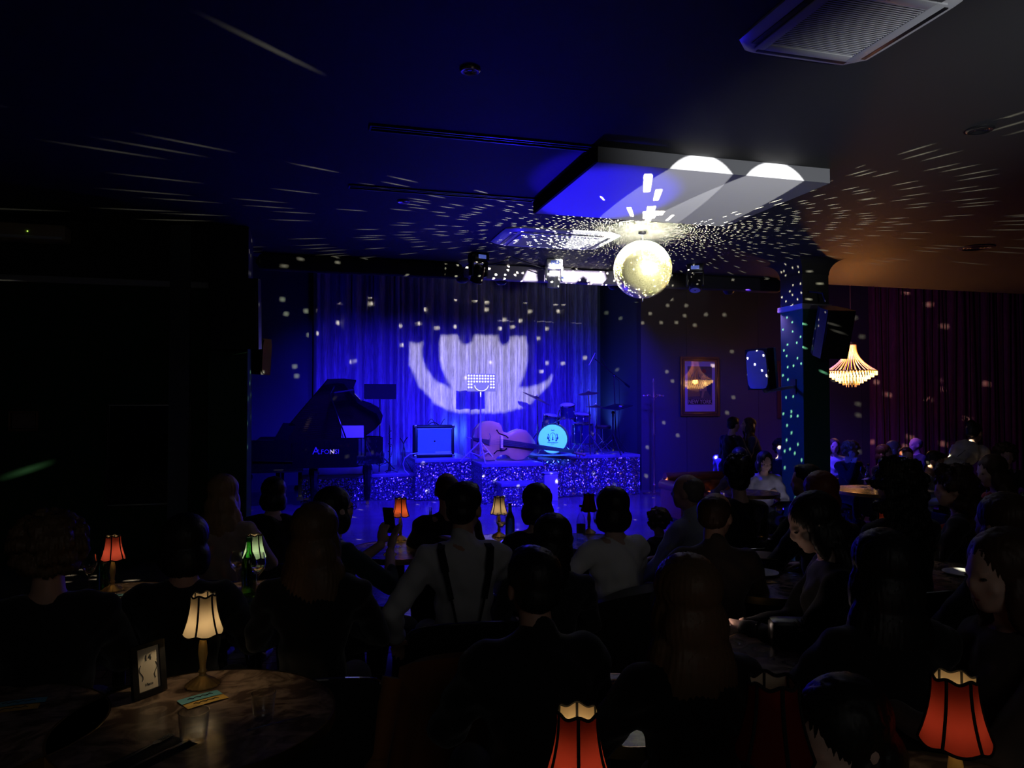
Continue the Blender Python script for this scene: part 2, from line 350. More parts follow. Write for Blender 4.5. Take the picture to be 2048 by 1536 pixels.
# right column
struct(MB().box((6.525, 8.74, 1.8), (0.41, 0.48, 3.6), bev=.008).build('wall_column', wall_mat('column_paint', (0.02, 0.085, 0.06), (0.05, 0.05, 0.047), MOULD_H)))
struct(MB().box((6.525, 8.74, MOULD_H), (0.47, 0.54, 0.075), bev=.012).build('trim_6', M_TRIM))
# dark flare added at the column top, shaping in the valance's shadow
c = MB(); rings = []
for i in range(10):
    a = PI / 2 * i / 9; r = .16 * (1 - math.cos(a)) + .002; z = 3.40 + .198 * math.sin(a); hx, hy = .205 + r, .24 + r
    rings.append([c.bm.verts.new((6.525 + sx * hx, 8.74 + sy * hy, z)) for sx, sy in ((-1, -1), (1, -1), (1, 1), (-1, 1))])
for A, B in zip(rings[:-1], rings[1:]):
    for k in range(4): c.bm.faces.new((A[k], A[(k + 1) % 4], B[(k + 1) % 4], B[k]))
struct(c.build('column_head_shade', M_CEIL))

# padded valance along the beam
def roll(x0, x1, Yc, zc, hy, hz, n=60):
    mb = MB(); rings = []
    for i in range(n + 1):
        t = i / n; x = x0 + (x1 - x0) * t; e = min(1, min(t, 1 - t) * 24); e = math.sqrt(max(0.02, 1 - (1 - e) ** 2))
        ring = []
        for k in range(16):
            a = 2 * PI * k / 16; cx_, sx_ = math.cos(a), math.sin(a)
            q = (abs(cx_) ** 4 + abs(sx_) ** 4) ** -.25
            wv = 1 + .03 * math.sin(x * 9 + k) + .02 * math.sin(x * 23)
            ring.append(mb.bm.verts.new((x, Yc + hy * cx_ * q * e * wv, zc + hz * sx_ * q * e * (1 + .02 * math.sin(x * 5)))))
        rings.append(ring)
    for A, B in zip(rings[:-1], rings[1:]):
        for k in range(16): mb.bm.faces.new((A[k], A[(k + 1) % 16], B[(k + 1) % 16], B[k]))
    mb.bm.faces.new(rings[0]); mb.bm.faces.new(rings[-1][::-1]); return mb
tag(roll(-0.62, 2.08, 10.0, 3.49, .06, .108).build('fabric_valance', M_CLOTHB), 'black fabric roll at left end of the stage beam', 'valance', kind='thing')
tag(roll(2.06, 5.02, 10.0, 3.49, .06, .108).build('fabric_valance', mat('grey_fabric', (.55, .5, .6), .8)), 'pale fabric roll on the beam behind white moving light', 'valance')
tag(roll(5.0, 7.05, 10.0, 3.49, .06, .108).build('fabric_valance', M_CLOTHB), 'black rounded fabric roll ending beside the blue column', 'valance')

# stage curtain and red curtain
def curtain(name, x0, x1, Yc, z0, z1, m, folds, amp, seed):
    rnd = random.Random(seed); n = folds * 14; mb = MB(); phs = []; p = 0
    wds = [rnd.uniform(.5, 1.6) for _ in range(folds)]; tot = sum(wds); ed = [0]
    for w_ in wds: ed.append(ed[-1] + w_ / tot)
    def y(t):
        for i in range(folds):
            if t <= ed[i + 1]: u = (t - ed[i]) / (ed[i + 1] - ed[i]); return (abs(math.sin(PI * u)) ** .8) * (.5 + .5 * wds[i] / 1.6), i
        return 0, folds - 1
    rows = 9; grid = []
    for j in range(rows):
        v = j / (rows - 1); row = []
        for i in range(n + 1):
            t = i / n; yy, k = y(t)
            dx = .02 * math.sin(k * 2.1 + v * 3.0)
            row.append(mb.bm.verts.new((x0 + (x1 - x0) * t + dx, Yc - amp * yy * (.8 + .3 * math.sin(k * 1.7 + v * 2)), z0 + (z1 - z0) * v)))
        grid.append(row)
    for A, B in zip(grid[:-1], grid[1:]):
        for i in range(n): mb.bm.faces.new((A[i], A[i + 1], B[i + 1], B[i]))
    o = mb.build(name, m); return o
M_VELV = velvet_mat('stage_velvet', (0.33, 0.31, 0.36))
t = thing('stage_curtain', 'tall pleated velvet curtain hanging across the back of the stage', 'curtain', (0, 0, 0))
xs = [.13, 1.7, 3.32, 4.75, 6.12]
for k in range(4):
    o = curtain('curtain_panel', xs[k], xs[k + 1] + .03, 15.36, 0.02, 4.75, M_VELV, 9, .24, 3 + k); o.parent = t
MB().cyl((-.0, 15.3, 4.76), (6.2, 15.3, 4.76), .02).build('rail', M_BLACK, t)
t = thing('red_curtain', 'dark red pleated velvet curtain on the right wall behind the waiter', 'curtain', (0, 0, 0))
M_RED = velvet_mat('wine_velvet', (0.10, 0.02, 0.03))
for k in range(2):
    o = curtain('curtain_panel', 11.5 + k * 2.5, 14.03 + k * 2.5, 13.3, 0.02, 4.7, M_RED, 17, .15, 13 + k); o.parent = t
MB().cyl((11.45, 13.25, 4.72), (16.5, 13.25, 4.72), .02).build('rail', M_BLACK, t)

# ================================================================== STAGE PLATFORMS
Z = lambda x, y, Y: ony(x, y, Y).z
M_TOP = mat('stage_top', (0.16, 0.15, 0.2), 0.35)
def platform(name, label, x0, x1, y0, y1, h, wavy=0):
    t = thing(name, label, 'platform', ((x0 + x1) / 2, (y0 + y1) / 2, 0)); wx, wy = (x1 - x0), (y1 - y0)
    MB().box((0, 0, h - .03), (wx, wy, .06), bev=.006).build('deck', M_TOP, t)
    mb = MB(); n = max(8, int(wx * 40)); lo = []; hi = []
    path = [(-wx / 2 + .01, wy / 2 - .01)] + [(-wx / 2 + .01 + (wx - .02) * i / n, -wy / 2 + .012) for i in range(n + 1)] + [(wx / 2 - .01, wy / 2 - .01)]
    for i, (x, y) in enumerate(path):
        o_ = 0
        if 0 < i < len(path) - 1: o_ = wavy * (abs(math.sin(i * .32)) ** .6 + .5 * math.sin(i * .13))
        lo.append(mb.bm.verts.new((x, y - o_, .01))); hi.append(mb.bm.verts.new((x, y - o_ * .25, h - .055)))
    for i in range(len(path) - 1): mb.bm.faces.new((lo[i], lo[i + 1], hi[i + 1], hi[i]))
    mb.build('sequin_skirt', M_SEQ, t, smooth=True)
    for dx in (-1, 1):
        for dy in (-1, 1): MB().box((dx * (wx / 2 - .08), dy * (wy / 2 - .08), (h - .06) / 2), (.05, .05, h - .06)).build('leg', M_BLACK, t)
    return t
H_R = Z(1180, 910, 12.9); X_R0 = ony(1085, 950, 12.9).x
platform('stage_platform', 'right stage platform with draped sequin skirt under the drum kit', X_R0 - .1, 6.02, 12.86, 15.05, H_R, .10)
H_C = Z(1000, 927, 12.25)
XC0, XC1 = ony(968, 980, 12.25).x, ony(1087, 980, 12.25).x
platform('stage_platform', 'central sequin box projecting forward of the stage under the music stand', XC0 - .04, XC1, 12.25, 13.3, H_C)
platform('stage_step', 'low sequin step in front of the central sequin box', ony(1003, 1000, 11.85).x, ony(1073, 1000, 11.85).x, 11.85, 12.24, Z(1040, 966, 11.85))
H_M = Z(880, 918, 12.95)
platform('stage_platform', 'sequin platform carrying the guitar amplifier', ony(830, 950, 12.95).x, XC0 - .05, 12.95, 15.0, H_M)
H_L = Z(720, 949, 13.2)
platform('stage_platform', 'low sequin platform behind the grand piano', ony(600, 980, 13.2).x, ony(828, 980, 13.2).x, 13.2, 15.0, H_L)
# pedestal cube
q = ony(1100, 1005, 12.3)
t = thing('pedestal', 'pale painted pedestal box beside the central sequin box', 'pedestal', (ony(1101, 980, 12.4).x, 12.5, 0))
hp = Z(1100, 948, 12.35); MB().box((0, 0, hp / 2), (.24, .3, hp), bev=.006).build('body', mat('pale_paint', (.4, .38, .42), .6, var=.25, bump=(9, .1)), t)
MB().box((0, 0, hp + .008), (.26, .32, .016), bev=.003).build('lid', M_TRIM, t)

# ================================================================== PIANO
PY = 12.45
t = thing('grand_piano', 'black lacquered grand piano with raised lid at left of the stage', 'piano', (0, 0, 0))
zr0, zr1 = Z(650, 936, PY), Z(650, 879, PY)
x_at = lambda px, Y=PY: ony(px, 880, Y).x
ol = [(x_at(500), PY + .02), (x_at(600), PY), (x_at(700), PY), (x_at(714), PY + .03), (x_at(722, 12.65), 12.65), (x_at(732, 12.85), 12.85), (x_at(752, 13.0), 13.0), (x_at(766, 13.1), 13.1), (x_at(769, 13.3), 13.3), (x_at(762, 13.5), 13.5), (x_at(740, 13.72), 13.72), (x_at(500), 13.8)]
outer = ol; cxx = sum(p[0] for p in ol) / len(ol); cyy = sum(p[1] for p in ol) / len(ol)
inner = [(cxx + (x - cxx) * .94, cyy + (y - cyy) * .93) for x, y in ol]
mb = MB(); n = len(ol); R = []
for pts, z in ((outer, zr0), (outer, zr1), (inner, zr1), (inner, zr1 - .12)): R.append([mb.bm.verts.new((x, y, z)) for x, y in pts])
for A, B in zip(R[:-1], R[1:]):
    for i in range(n): mb.bm.faces.new((A[i], A[(i + 1) % n], B[(i + 1) % n], B[i]))
mb.bm.faces.new(R[0][::-1]); mb.bm.faces.new(R[3])
mb.build('case', M_GLOSS, t, smooth=False)
MB().prism(inner, .01, Matrix.Translation((0, 0, zr1 - .11))).build('soundboard', mat('gold_plate', (.35, .22, .08), .4, .5), t)
mb = MB()
for i in range(26): y = 12.62 + i * .04; mb.cyl((x_at(600), y, zr1 - .07), (x_at(755) - abs(y - 13.3) * .5, 12.9 + (y - 12.62) * .7, zr1 - .07), .0025, n=4)
s_ = mb.build('strings', M_STEEL, t); s_['kind'] = 'stuff'
# raised lid in its own plane
A, B, T = ony(545, 888, 13.35), ony(738, 872, 13.5), ony(655, 758, 12.5)
nrm = (B - A).cross(T - A).normalized()
def onpl(px, py): d = ray(px, py); return CAM + d * ((A - CAM).dot(nrm) / d.dot(nrm))
lid = [(545, 888), (600, 822), (655, 758), (688, 757), (712, 760), (707, 772), (709, 786), (722, 800), (742, 806), (758, 815), (765, 829), (762, 843), (750, 856), (732, 869)]
MB().poly3([onpl(*p) for p in lid], nrm * .028).build('lid', M_GLOSS, t, smooth=False)
fl = [(575, 878), (612, 845), (700, 826), (735, 815), (742, 828), (715, 858), (680, 872)]
MB().poly3([onpl(*p) - nrm * .02 * (1 if nrm.y < 0 else 1) for p in fl], nrm * .015).build('inner_lid_leaf', M_GLOSS, t, smooth=False)
MB().cyl(ony(692, 877, PY + .05), onpl(659, 786), .014, .010).build('lid_prop', M_GLOSS, t)
MB().poly3([ony(545, 884, 12.9), ony(573, 884, 12.9), ony(594, 847, 13.1), ony(566, 846, 13.1)], (0, .03, 0)).build('music_desk', M_GLOSS, t, smooth=False)
MB().box((x_at(585, 12.6), PY + .012, (zr0 + zr1) / 2 + .0), (.015, .03, zr1 - zr0 - .1)).build('cheek_block', M_GLOSS, t)
xk = x_at(512)
MB().box((xk + .22, 13.1, zr0 - .03), (1.0, 1.3, .06), bev=.006).build('key_bed', M_GLOSS, t)
MB().cyl((x_at(506), PY - .02, Z(540, 920, PY)), (x_at(586), PY - .02, Z(586, 923, PY)), .012).build('key_slip', M_GLOSS, t)
for (px, Y) in ((628, 12.7), (735, 12.75), (560, 13.6)):
    x = ony(px, 960, Y).x
    lg = MB().lathe([(.075, zr0 + .01), (.085, zr0 - .1), (.07, zr0 - .16), (.05, .1), (.06, .08), (.03, .06)], 8, (x, Y, 0), close=True).build('leg', M_GLOSS, t)
    MB().cyl((x, Y - .02, .03), (x, Y + .02, .03), .03, n=12).box((x, Y, .065), (.03, .03, .04)).build('caster', M_BRASS, lg)
x = ony(600, 960, 13.0).x
MB().box((x, 13.0, zr0 - .28), (.06, .04, .5)).box((x, 13.0, .12), (.1, .3, .06)).build('pedal_lyre', M_GLOSS, t)
for k in range(3): MB().box((x + .09, 12.93 + k * .07, .09), (.12, .03, .012), bev=.004).build('pedal', M_BRASS, t)
text('maker_name', 'LFONSI', .105, mat('lettering', (.40, .33, .5), .6), t, (x_at(657), PY - .008, Z(650, 904, PY)), (PI / 2, 0, 0), .001)
text('initial_flourish', 'A', .17, mat('lettering', (.40, .33, .5), .6), t, (x_at(632), PY - .008, Z(650, 902, PY)), (PI / 2, 0, 0), .001)
q = ony(700, 868, 13.0)
tag(MB().box((ony(705, 868, 12.62).x, 12.62, zr1 + .115), (.36, .012, .2), rot=(-.15, 0, 0)).build('sheet_music', mat('sheet', (.7, .7, .72), .7)), 'pale lit sheet standing on the piano rim', 'sheet music')

# piano bench
t = thing('piano_bench', 'black padded piano bench at the keyboard, left end of the piano', 'bench', (ony(480, 990, 12.9).x, 12.9, 0), PI / 2)
MB().box((0, 0, .46), (.75, .34, .08), bev=.02).build('seat', M_CLOTHB, t)
for a in (-1, 1):
    for b in (-1, 1): MB().cyl((a * .33, b * .13, .43), (a * .34, b * .14, 0), .02, .015).build('leg', M_BLACK, t)
# ================================================================== MIRROR BALL
t = thing('mirror_ball', 'large mirror ball hanging below the white ceiling box', 'disco ball', BALL)
def ball_shell():  # shell with openings added so the inner lamp can throw the spots
    NA, NR = 260, 130; R = BALL_R; rnd = random.Random(11); HF = .155          # half-width of an opening, in cells
    to_cam = (CAM - BALL).normalized()
    big = [((onz(px, py, BZ) - BALL).normalized(), math.cos(math.radians(w_))) for px, py, w_ in ((1298, 430, 2.6), (1294, 366, .75), (1310, 392, .7), (1322, 424, 1.0), (1262, 424, .9), (1340, 436, .9))]  # wider openings cut to throw the bright blotches near the mount
    def pt(i, j):
        la = -PI / 2 + PI * j / NR; a = 2 * PI * i / NA
        return (math.cos(la) * R * math.cos(a), math.cos(la) * R * math.sin(a), math.sin(la) * R)
    vs = [(0, 0, -R)]; idx = {}
    for j in range(1, NR):
        for i in range(NA): idx[(i, j)] = len(vs); vs.append(pt(i, j))
    top = len(vs); vs.append((0, 0, R)); faces = []; uvs = []
    for j in range(NR):
        la = -90 + 180 * (j + .5) / NR; cl = math.cos(math.radians(la)); hole = set()
        if 0 < j < NR - 1:
            step = (1.9 if la > 18 else 2.6) / (1.385 * cl)                   # mean spacing along the row, in cells
            if la > 18: prob = .62
            elif la > 4: prob = .52
            elif la > 0: prob = .4
            elif la > -45: prob = .12
            else: prob = .06
            s_ = rnd.random() * step
            while s_ < NA - 1:
                az = math.degrees(2 * PI * s_ / NA); pr = prob
                if -40 < la < 4: pr = .26 if (158 < az < 200 or az < 42 or az > 352) else (.40 if la > 0 else .09)
                if rnd.random() < pr: hole.add(int(s_ + rnd.uniform(-.12, .12) * step) % NA)
                s_ += step
        for i in range(NA):
            i2 = (i + 1) % NA
            if j == 0: faces.append((0, idx[(i2, 1)], idx[(i, 1)])); uvs.append([(i, 0), (i + 1, 1), (i, 1)]); continue
            if j == NR - 1: faces.append((idx[(i, j)], idx[(i2, j)], top)); uvs.append([(i, j), (i + 1, j), (i, j + 1)]); continue
            q = (idx[(i, j)], idx[(i2, j)], idx[(i2, j + 1)], idx[(i, j + 1)]); c = [(i, j), (i + 1, j), (i + 1, j + 1), (i, j + 1)]
            if la > 3:
                a = 2 * PI * (i + .5) / NA; l = math.radians(la); d = Vector((math.cos(l) * math.cos(a), math.cos(l) * math.sin(a), math.sin(l)))
                if any(d.dot(v) > c_ for v, c_ in big): continue
            if i in hole:
                a = 2 * PI * (i + .5) / NA; l = math.radians(la); d = Vector((math.cos(l) * math.cos(a), math.cos(l) * math.sin(a), math.sin(l)))
                if d.dot(to_cam) < .75 or rnd.random() < .06:
                    hw = min(.48, HF / cl); cu_, cv_ = i + rnd.uniform(.5 - (.49 - hw), .5 + (.49 - hw)), j + rnd.uniform(.3, .7)
                    ins = [(cu_ - hw, cv_ - HF), (cu_ + hw, cv_ - HF), (cu_ + hw, cv_ + HF), (cu_ - hw, cv_ + HF)]
                    # eight-cornered opening
                    k0 = len(vs); ring = []
                    for (u, v) in ins: vs.append(pt(u, v)); ring.append(len(vs) - 1)
                    for k in range(4):
                        faces.append((q[k], q[(k + 1) % 4], ring[(k + 1) % 4], ring[k])); uvs.append([c[k], c[(k + 1) % 4], ins[(k + 1) % 4], ins[k]])
                    continue
            faces.append(q); uvs.append(c)
    me = bpy.data.meshes.new('mirror_tiles'); me.from_pydata(vs, [], faces)
    uv = me.uv_layers.new(name='UVMap'); flat = []
    for u in uvs:
        for a, b in u: flat += [a * .999, b * .999]
    uv.data.foreach_set('uv', flat)
    return me
me = ball_shell(); me.materials.append(mirror_tile_mat())
o = bpy.data.objects.new('mirror_tiles', me); COL.objects.link(o); o.parent = t; o['kind'] = 'stuff'
MB().cyl((0, 0, -BALL_R - .03), (0, 0, -BALL_R + .002), .007, .012).sph((0, 0, -BALL_R - .03), .010, 1).build('bottom_pin', M_CHROME, t)
dz = CZ - BALL.z
MB().cyl((0, 0, BALL_R - .004), (0, 0, BALL_R + .012), .035).cyl((0, 0, BALL_R), (0, 0, dz - .005), .005).build('hanger', M_STEEL, t)
mb = MB()
for k in range(3): mb.sph((0, 0, BALL_R + .02 + k * .022), (.009, .005, .014), 1)
mb.build('chain', M_STEEL, t)
MB().cyl((0, 0, dz - .02), (0, 0, dz), .04, n=16).build('ceiling_hook', M_BLACK, t)

# ================================================================== AIR CONDITIONERS
def cassette(label, cx, cy_, w_, d_, rz, slats, logo):
    t = thing('ceiling_air_conditioner', label, 'air conditioner', (cx, cy_, CZ), rz)
    mb = MB(); rows = []
    for s, z in ((1.0, 0), (1.0, -.012), (.93, -.034), (.86, -.036)):
        rr = []
        for k in range(24):
            a = 2 * PI * (k + .5) / 24; c_, s_ = math.cos(a), math.sin(a); q = (abs(c_) ** 9 + abs(s_) ** 9) ** (-1 / 9)
            rr.append(mb.bm.verts.new((w_ / 2 * s * c_ * q, d_ / 2 * s * s_ * q, z)))
        rows.append(rr)
    for A, B in zip(rows[:-1], rows[1:]):
        for k in range(24): mb.bm.faces.new((A[k], A[(k + 1) % 24], B[(k + 1) % 24], B[k]))
    mb.bm.faces.new(rows[-1]); mb.build('fascia', M_PLATE, t)
    g = MB(); gw, gd = w_ * .62, d_ * .62
    for sx in (-1, 1): g.box((sx * (gw / 2 + .03), 0, -.042), (.06, gd + .12, .012), bev=.003)
    for sy in (-1, 1): g.box((0, sy * (gd / 2 + .03), -.042), (gw, .06, .012), bev=.003)
    g.build('grille_frame', M_PLATE, t)
    MB().box((0, 0, -.0365), (gw, gd, .002)).build('filter', M_DARKIN, t)
    for k in range(slats):
        MB().box((0, -gd / 2 + gd * (k + .5) / slats, -.043), (gw, gd / slats * .40, .003), rot=None).build('slat', M_PLATE, t)
    for k in range(4):
        a = k * PI / 2; ww = (w_ if k % 2 else d_) * .40
        e = MB().box(((w_ if k % 2 == 0 else d_) * .405, 0, -.038), (.045, ww * 1.7, .006), bev=.002).build('louvre', M_BLACK, t, rot=(0, 0, a))
    if logo:
        text('maker_mark', 'LG', .028, mat('mark', (.2, .2, .22), .5), t, (.0, -gd / 2 - .030, -.0495), (PI, 0, 0), .001)
        MB().cyl((-.032, -gd / 2 - .030, -.047), (-.032, -gd / 2 - .030, -.0495), .011, n=16).build('round_emblem', mat('mark', (.2, .2, .22), .5), t)
    return t
cassette('white ceiling cassette air conditioner at top right with ribbed grille', 2.567, 3.10, .81, .81, 0, 30, True)
cassette('blue-lit ceiling cassette air conditioner behind the mirror ball box', 2.76, 8.18, 1.36, .9, 0, 26, False)
# split unit on left wall
a_, b_ = ony(0, 465, 8.75), ony(145, 490, 8.75)
t = thing('wall_air_conditioner', 'long wall-mounted split air conditioner at far left under the ceiling', 'air conditioner', (a_.x + (b_.x - a_.x) * .5 - .2, 8.62, 3.42))
wv = b_.x - a_.x + .4
MB().box((0, 0, 0), (wv, .22, .17), bev=.03).build('body', mat('cream_plastic', (.4, .3, .2), .5), t)
MB().box((0, -.10, -.055), (wv - .06, .03, .03), bev=.005).build('louvre', M_PLATE, t)
MB().sph((wv / 2 - .34, -.112, .0), .006, 1).build('status_light', mat('green_led', (.1, .3, .02), emit=(.45, 1, .1), es=2.5), t)

# round ceiling speakers / downlights
def round_vent(name, label, cat, x, y, r, m, r_in):
    t = thing(name, label, cat, (x, y, CZ))
    MB().lathe([(r, 0), (r, -.008), (r * .86, -.016), (r_in, -.012), (r_in, -.002)], 32).build('ring', m, t)
    MB().cyl((0, 0, -.001), (0, 0, -.006), r_in, n=24).build('centre', M_BLACK, t)
    mb = MB()
    for k in (.35, .6, .85): mb.lathe([(r_in * k, -.007), (r_in * k + .006, -.011), (r_in * k + .012, -.007)], 24)
    mb.build('rings', m, t); return t
q = onz(1952, 495, CZ); round_vent('ceiling_speaker', 'dark round ceiling speaker in the orange-lit ceiling at right', 'speaker', q.x, q.y, .2, mat('dark_metal', (.08, .06, .05), .4), .15)
q = onz(940, 139, CZ); round_vent('downlight', 'small unlit round downlight in the dark ceiling, upper middle', 'downlight', q.x, q.y, .06, M_STEEL, .04)
q = onz(807, 402, CZ); round_vent('downlight', 'small unlit round downlight behind the rear slot diffuser', 'downlight', q.x, q.y, .06, M_STEEL, .04)
q = onz(1960, 258, CZ); round_vent('downlight', 'dark round ceiling fitting near the upper right edge', 'downlight', q.x, q.y, .09, M_BLACK, .06)

# ================================================================== MOVING LIGHTS
def mover(label, px, py, Y, m, lens_on, tilt, rz):
    q = onz(px, py, CZ) if Y is None else ony(px, py, Y)
    t = thing('moving_light', label, 'stage light', (q.x, q.y, CZ), rz)
    MB().box((0, 0, -.05), (.22, .2, .1), bev=.02).build('base', m, t)
    y = MB()
    for s in (-1, 1): y.box((s * .105, 0, -.19), (.03, .10, .2), bev=.012)
    y.box((0, 0, -.11), (.22, .12, .03), bev=.01); y.build('yoke', m, t)
    h = MB().lathe([(.02, .10), (.065, .095), (.078, .03), (.08, -.05), (.085, -.12), (.075, -.13)], 20, close=True).build('head', m, t, loc=(0, 0, -.24), rot=(tilt, 0, 0))
    MB().lathe([(.0, -.128), (.04, -.134), (.068, -.131)], 20).build('lens', mat('lens', (.6, .65, .8), .08, .6), h)
    MB().box((0, -.1, -.05), (.11, .006, .05), bev=.004).sph((.0, -.104, -.05), .006, 1).build('display', mat('display', (.2, .22, .3), .2, emit=(.1, .15, .6), es=.6), t)
    return t
mover('black moving stage light hanging left of the white one', 957, 508, None, M_BLACK, 0, .5, .3)
mover('white moving stage light hanging before the pale fabric roll', 1108, 520, None, mat('white_gloss', (.8, .8, .82), .3), 1, .25, -.2)
mover('black moving stage light hanging right of the mirror ball', 1390, 530, None, M_BLACK, 0, -.4, -.5)
for k, (px, lb) in enumerate(((1003, 'black dome lamp under the valance above the curtain centre'), (925, 'black dome lamp under the valance left of the black moving light'), (1228, 'black dome lamp under the valance left of the mirror ball'), (1458, 'black can lamp under the valance with orange-lit rim'))):
    q = ony(px, 566, 10.05)
    t = thing('dome_lamp', lb, 'stage light', (q.x, 10.06, 3.40))
    MB().lathe([(.0, -.07), (.05, -.06), (.08, -.03), (.09, 0)], 16).build('housing', M_BLACK, t); MB().cyl((0, 0, 0), (0, 0, .05), .02).build('stem', M_BLACK, t)
# cables between movers
mb = MB(); pts = [onz(970, 528, 3.5), onz(1005, 520, 3.52), onz(1025, 514, 3.57)]
q1 = ony(962, 527, 9.4); q2 = ony(1022, 513, 9.4); q3 = ony(1095, 540, 9.45)
pts = [q1.lerp(q2, i / 8) + Vector((0, 0, -.05 * math.sin(PI * i / 8))) for i in range(9)] + [q2.lerp(q3, i / 8) for i in range(1, 9)]
tag(mb.tube(pts, .008, 6).build('cable', M_BLACK), 'black cable looping between the black and white moving lights', 'cable')

# gobo projector above the room, throwing the white pattern on curtain and beam
t = thing('gobo_projector', 'stage projector under the ceiling facing the curtain', 'projector', (0, 0, 0))
axis = (ony(1015, 700, 15.4) - PROJ).normalized(); C0 = PROJ + axis * .25
ux = axis.cross(Vector((0, 0, 1))).normalized(); uy = ux.cross(axis)
def plate(px, py, Y):
    d = ony(px, py, Y) - PROJ; P = PROJ + d * ((C0 - PROJ).dot(axis) / d.dot(axis)) - C0
    return P.dot(ux), P.dot(uy)
G1 = [(820,684),(836,688),(846,684),(842,700),(844,717),(852,737),(865,755),(877,766),(895,772),(905,782),(900,770),(892,755),(885,740),(880,720),(879,685),(882,671),(916,671),(918,680),(924,688),(931,691),(938,688),(945,683),(948,671),(995,671),(998,684),(1003,691),(1012,690),(1018,684),(1021,673),(1050,673),(1055,692),(1055,719),(1051,741),(1044,760),(1037,773),(1051,776),(1068,773),(1085,767),(1095,761),(1106,747),(1100,767),(1090,778),(1081,787),(1070,797),(1059,811),(1034,818),(1010,825),(971,826),(942,827),(910,825),(890,817),(870,807),(855,790),(837,772),(830,750),(819,730)]  # flat top and notches cut in as shadow of valance and its lamps
G2 = [(1056,541),(1072,543),(1072,554),(1074,563),(1045,563)]
G3 = [(1091,541),(1208,545),(1212,560),(1212,569),(1185,568),(1167,551),(1149,566),(1089,564)]
SHIFT = (0, 0)
cu = bpy.data.curves.new('g', 'CURVE'); cu.dimensions = '2D'; cu.fill_mode = 'BOTH'
def spl(pts):
    s = cu.splines.new('POLY'); s.points.add(len(pts) - 1)
    for p, (x, y) in zip(s.points, pts): p.co = (x * 100, y * 100, 0, 1)
    s.use_cyclic_u = True
spl([(-.12, -.12), (.12, -.12), (.12, .12), (-.12, .12)])
spl([plate(x + SHIFT[0], y + SHIFT[1], 15.28) for x, y in G1]); spl([plate(x, y, 9.95) for x, y in G2]); spl([plate(x, y, 9.95) for x, y in G3])
go = bpy.data.objects.new('g', cu); COL.objects.link(go); bpy.context.view_layer.update()
gm = bpy.data.meshes.new_from_object(go.evaluated_get(bpy.context.evaluated_depsgraph_get())); bpy.data.objects.remove(go)
gm.transform(Matrix.Scale(.01, 4)); gm.materials.clear(); gm.materials.append(M_DARKIN)
gp = bpy.data.objects.new('gobo_plate', gm); COL.objects.link(gp); gp.parent = t
gp.matrix_world = Matrix.Translation(C0) @ Matrix((ux, uy, -axis)).transposed().to_4x4()
hb = MB()
for s1, s2, w1, w2 in ((-1, 0, .01, .25), (1, 0, .01, .25), (0, -1, .25, .01), (0, 1, .25, .01)):
    hb.box((s1 * .122, s2 * .122, .10), (w1, w2, .36))
hb.box((0, 0, .285), (.25, .25, .01))
ho = hb.build('housing', M_BLACK, t); ho.matrix_world = Matrix.Translation(C0) @ Matrix((ux, uy, -axis)).transposed().to_4x4()
MB().cyl(PROJ + Vector((0, 0, .12)), (PROJ.x, PROJ.y, CZ), .02).build('clamp', M_BLACK, t)

# ================================================================== STAGE GEAR
def tripod(mb_m, t, x, y, z0, hub, spread, r=.012, ang=0.4, foot=.0):
    for k in range(3):
        a = ang + k * 2 * PI / 3
        MB().cyl((x, y, z0 + hub), (x + spread * math.cos(a), y + spread * math.sin(a), z0 + .012), r, r * .8, 8).sph((x + spread * math.cos(a), y + spread * math.sin(a), z0 + .014), r * 1.3, 1).build('leg', mb_m, t)
        MB().cyl((x, y, z0 + hub * .3), (x + spread * .55 * math.cos(a), y + spread * .55 * math.sin(a), z0 + hub * .47), r * .6, n=6).build('brace', mb_m, t)
# music stand with dotted desk
Yd = 12.6
q = ony(961, 908, Yd); x, z0 = q.x, H_C
t = thing('music_stand', 'white music stand with dotted desk on the central sequin box', 'music stand', (0, 0, 0))
M_WST = mat('white_metal', (.75, .75, .8), .35, .3)
tripod(M_WST, t, x, Yd, z0, .36, .36, .011, PI * 1.5)
zt = Z(961, 782, Yd)
MB().cyl((x, Yd, z0 + .1), (x, Yd, zt), .013).cyl((x, Yd, z0 + .34), (x, Yd, z0 + .42), .02).cyl((x, Yd, z0 + .75), (x, Yd, z0 + .8), .018).build('pole', M_WST, t)
zc_, wd, hd = Z(961, 765, Yd), .50, .30
MB().box((x, Yd - .04, zc_), (wd, .012, hd), rot=None).build('desk', mat('stand_black', (.05, .05, .07), .5), t)
for r_ in range(5):
    for c_ in range(10):
        if r_ >= 3 and 2 <= c_ <= 7: continue
        MB().cyl((x - .22 + c_ * .049, Yd - .046, zc_ + .115 - r_ * .05), (x - .22 + c_ * .049, Yd - .0485, zc_ + .115 - r_ * .05), .0165, n=10).build('dot', mat('white_dot', (.9, .9, .95), .6), t)
for s in (-1, 1):
    MB().tube([Vector((x + s * .12 * math.sin(u) , Yd - .07, zt + .0 + .10 * (1 - math.cos(u)))) for u in np.linspace(0, 1.5, 6)], .008, 6).build('cradle_arm', M_WST, t)
MB().box((x, Yd - .04, zc_ - hd / 2), (wd, .06, .01)).build('ledge', mat('stand_black', (.05, .05, .07), .5), t)
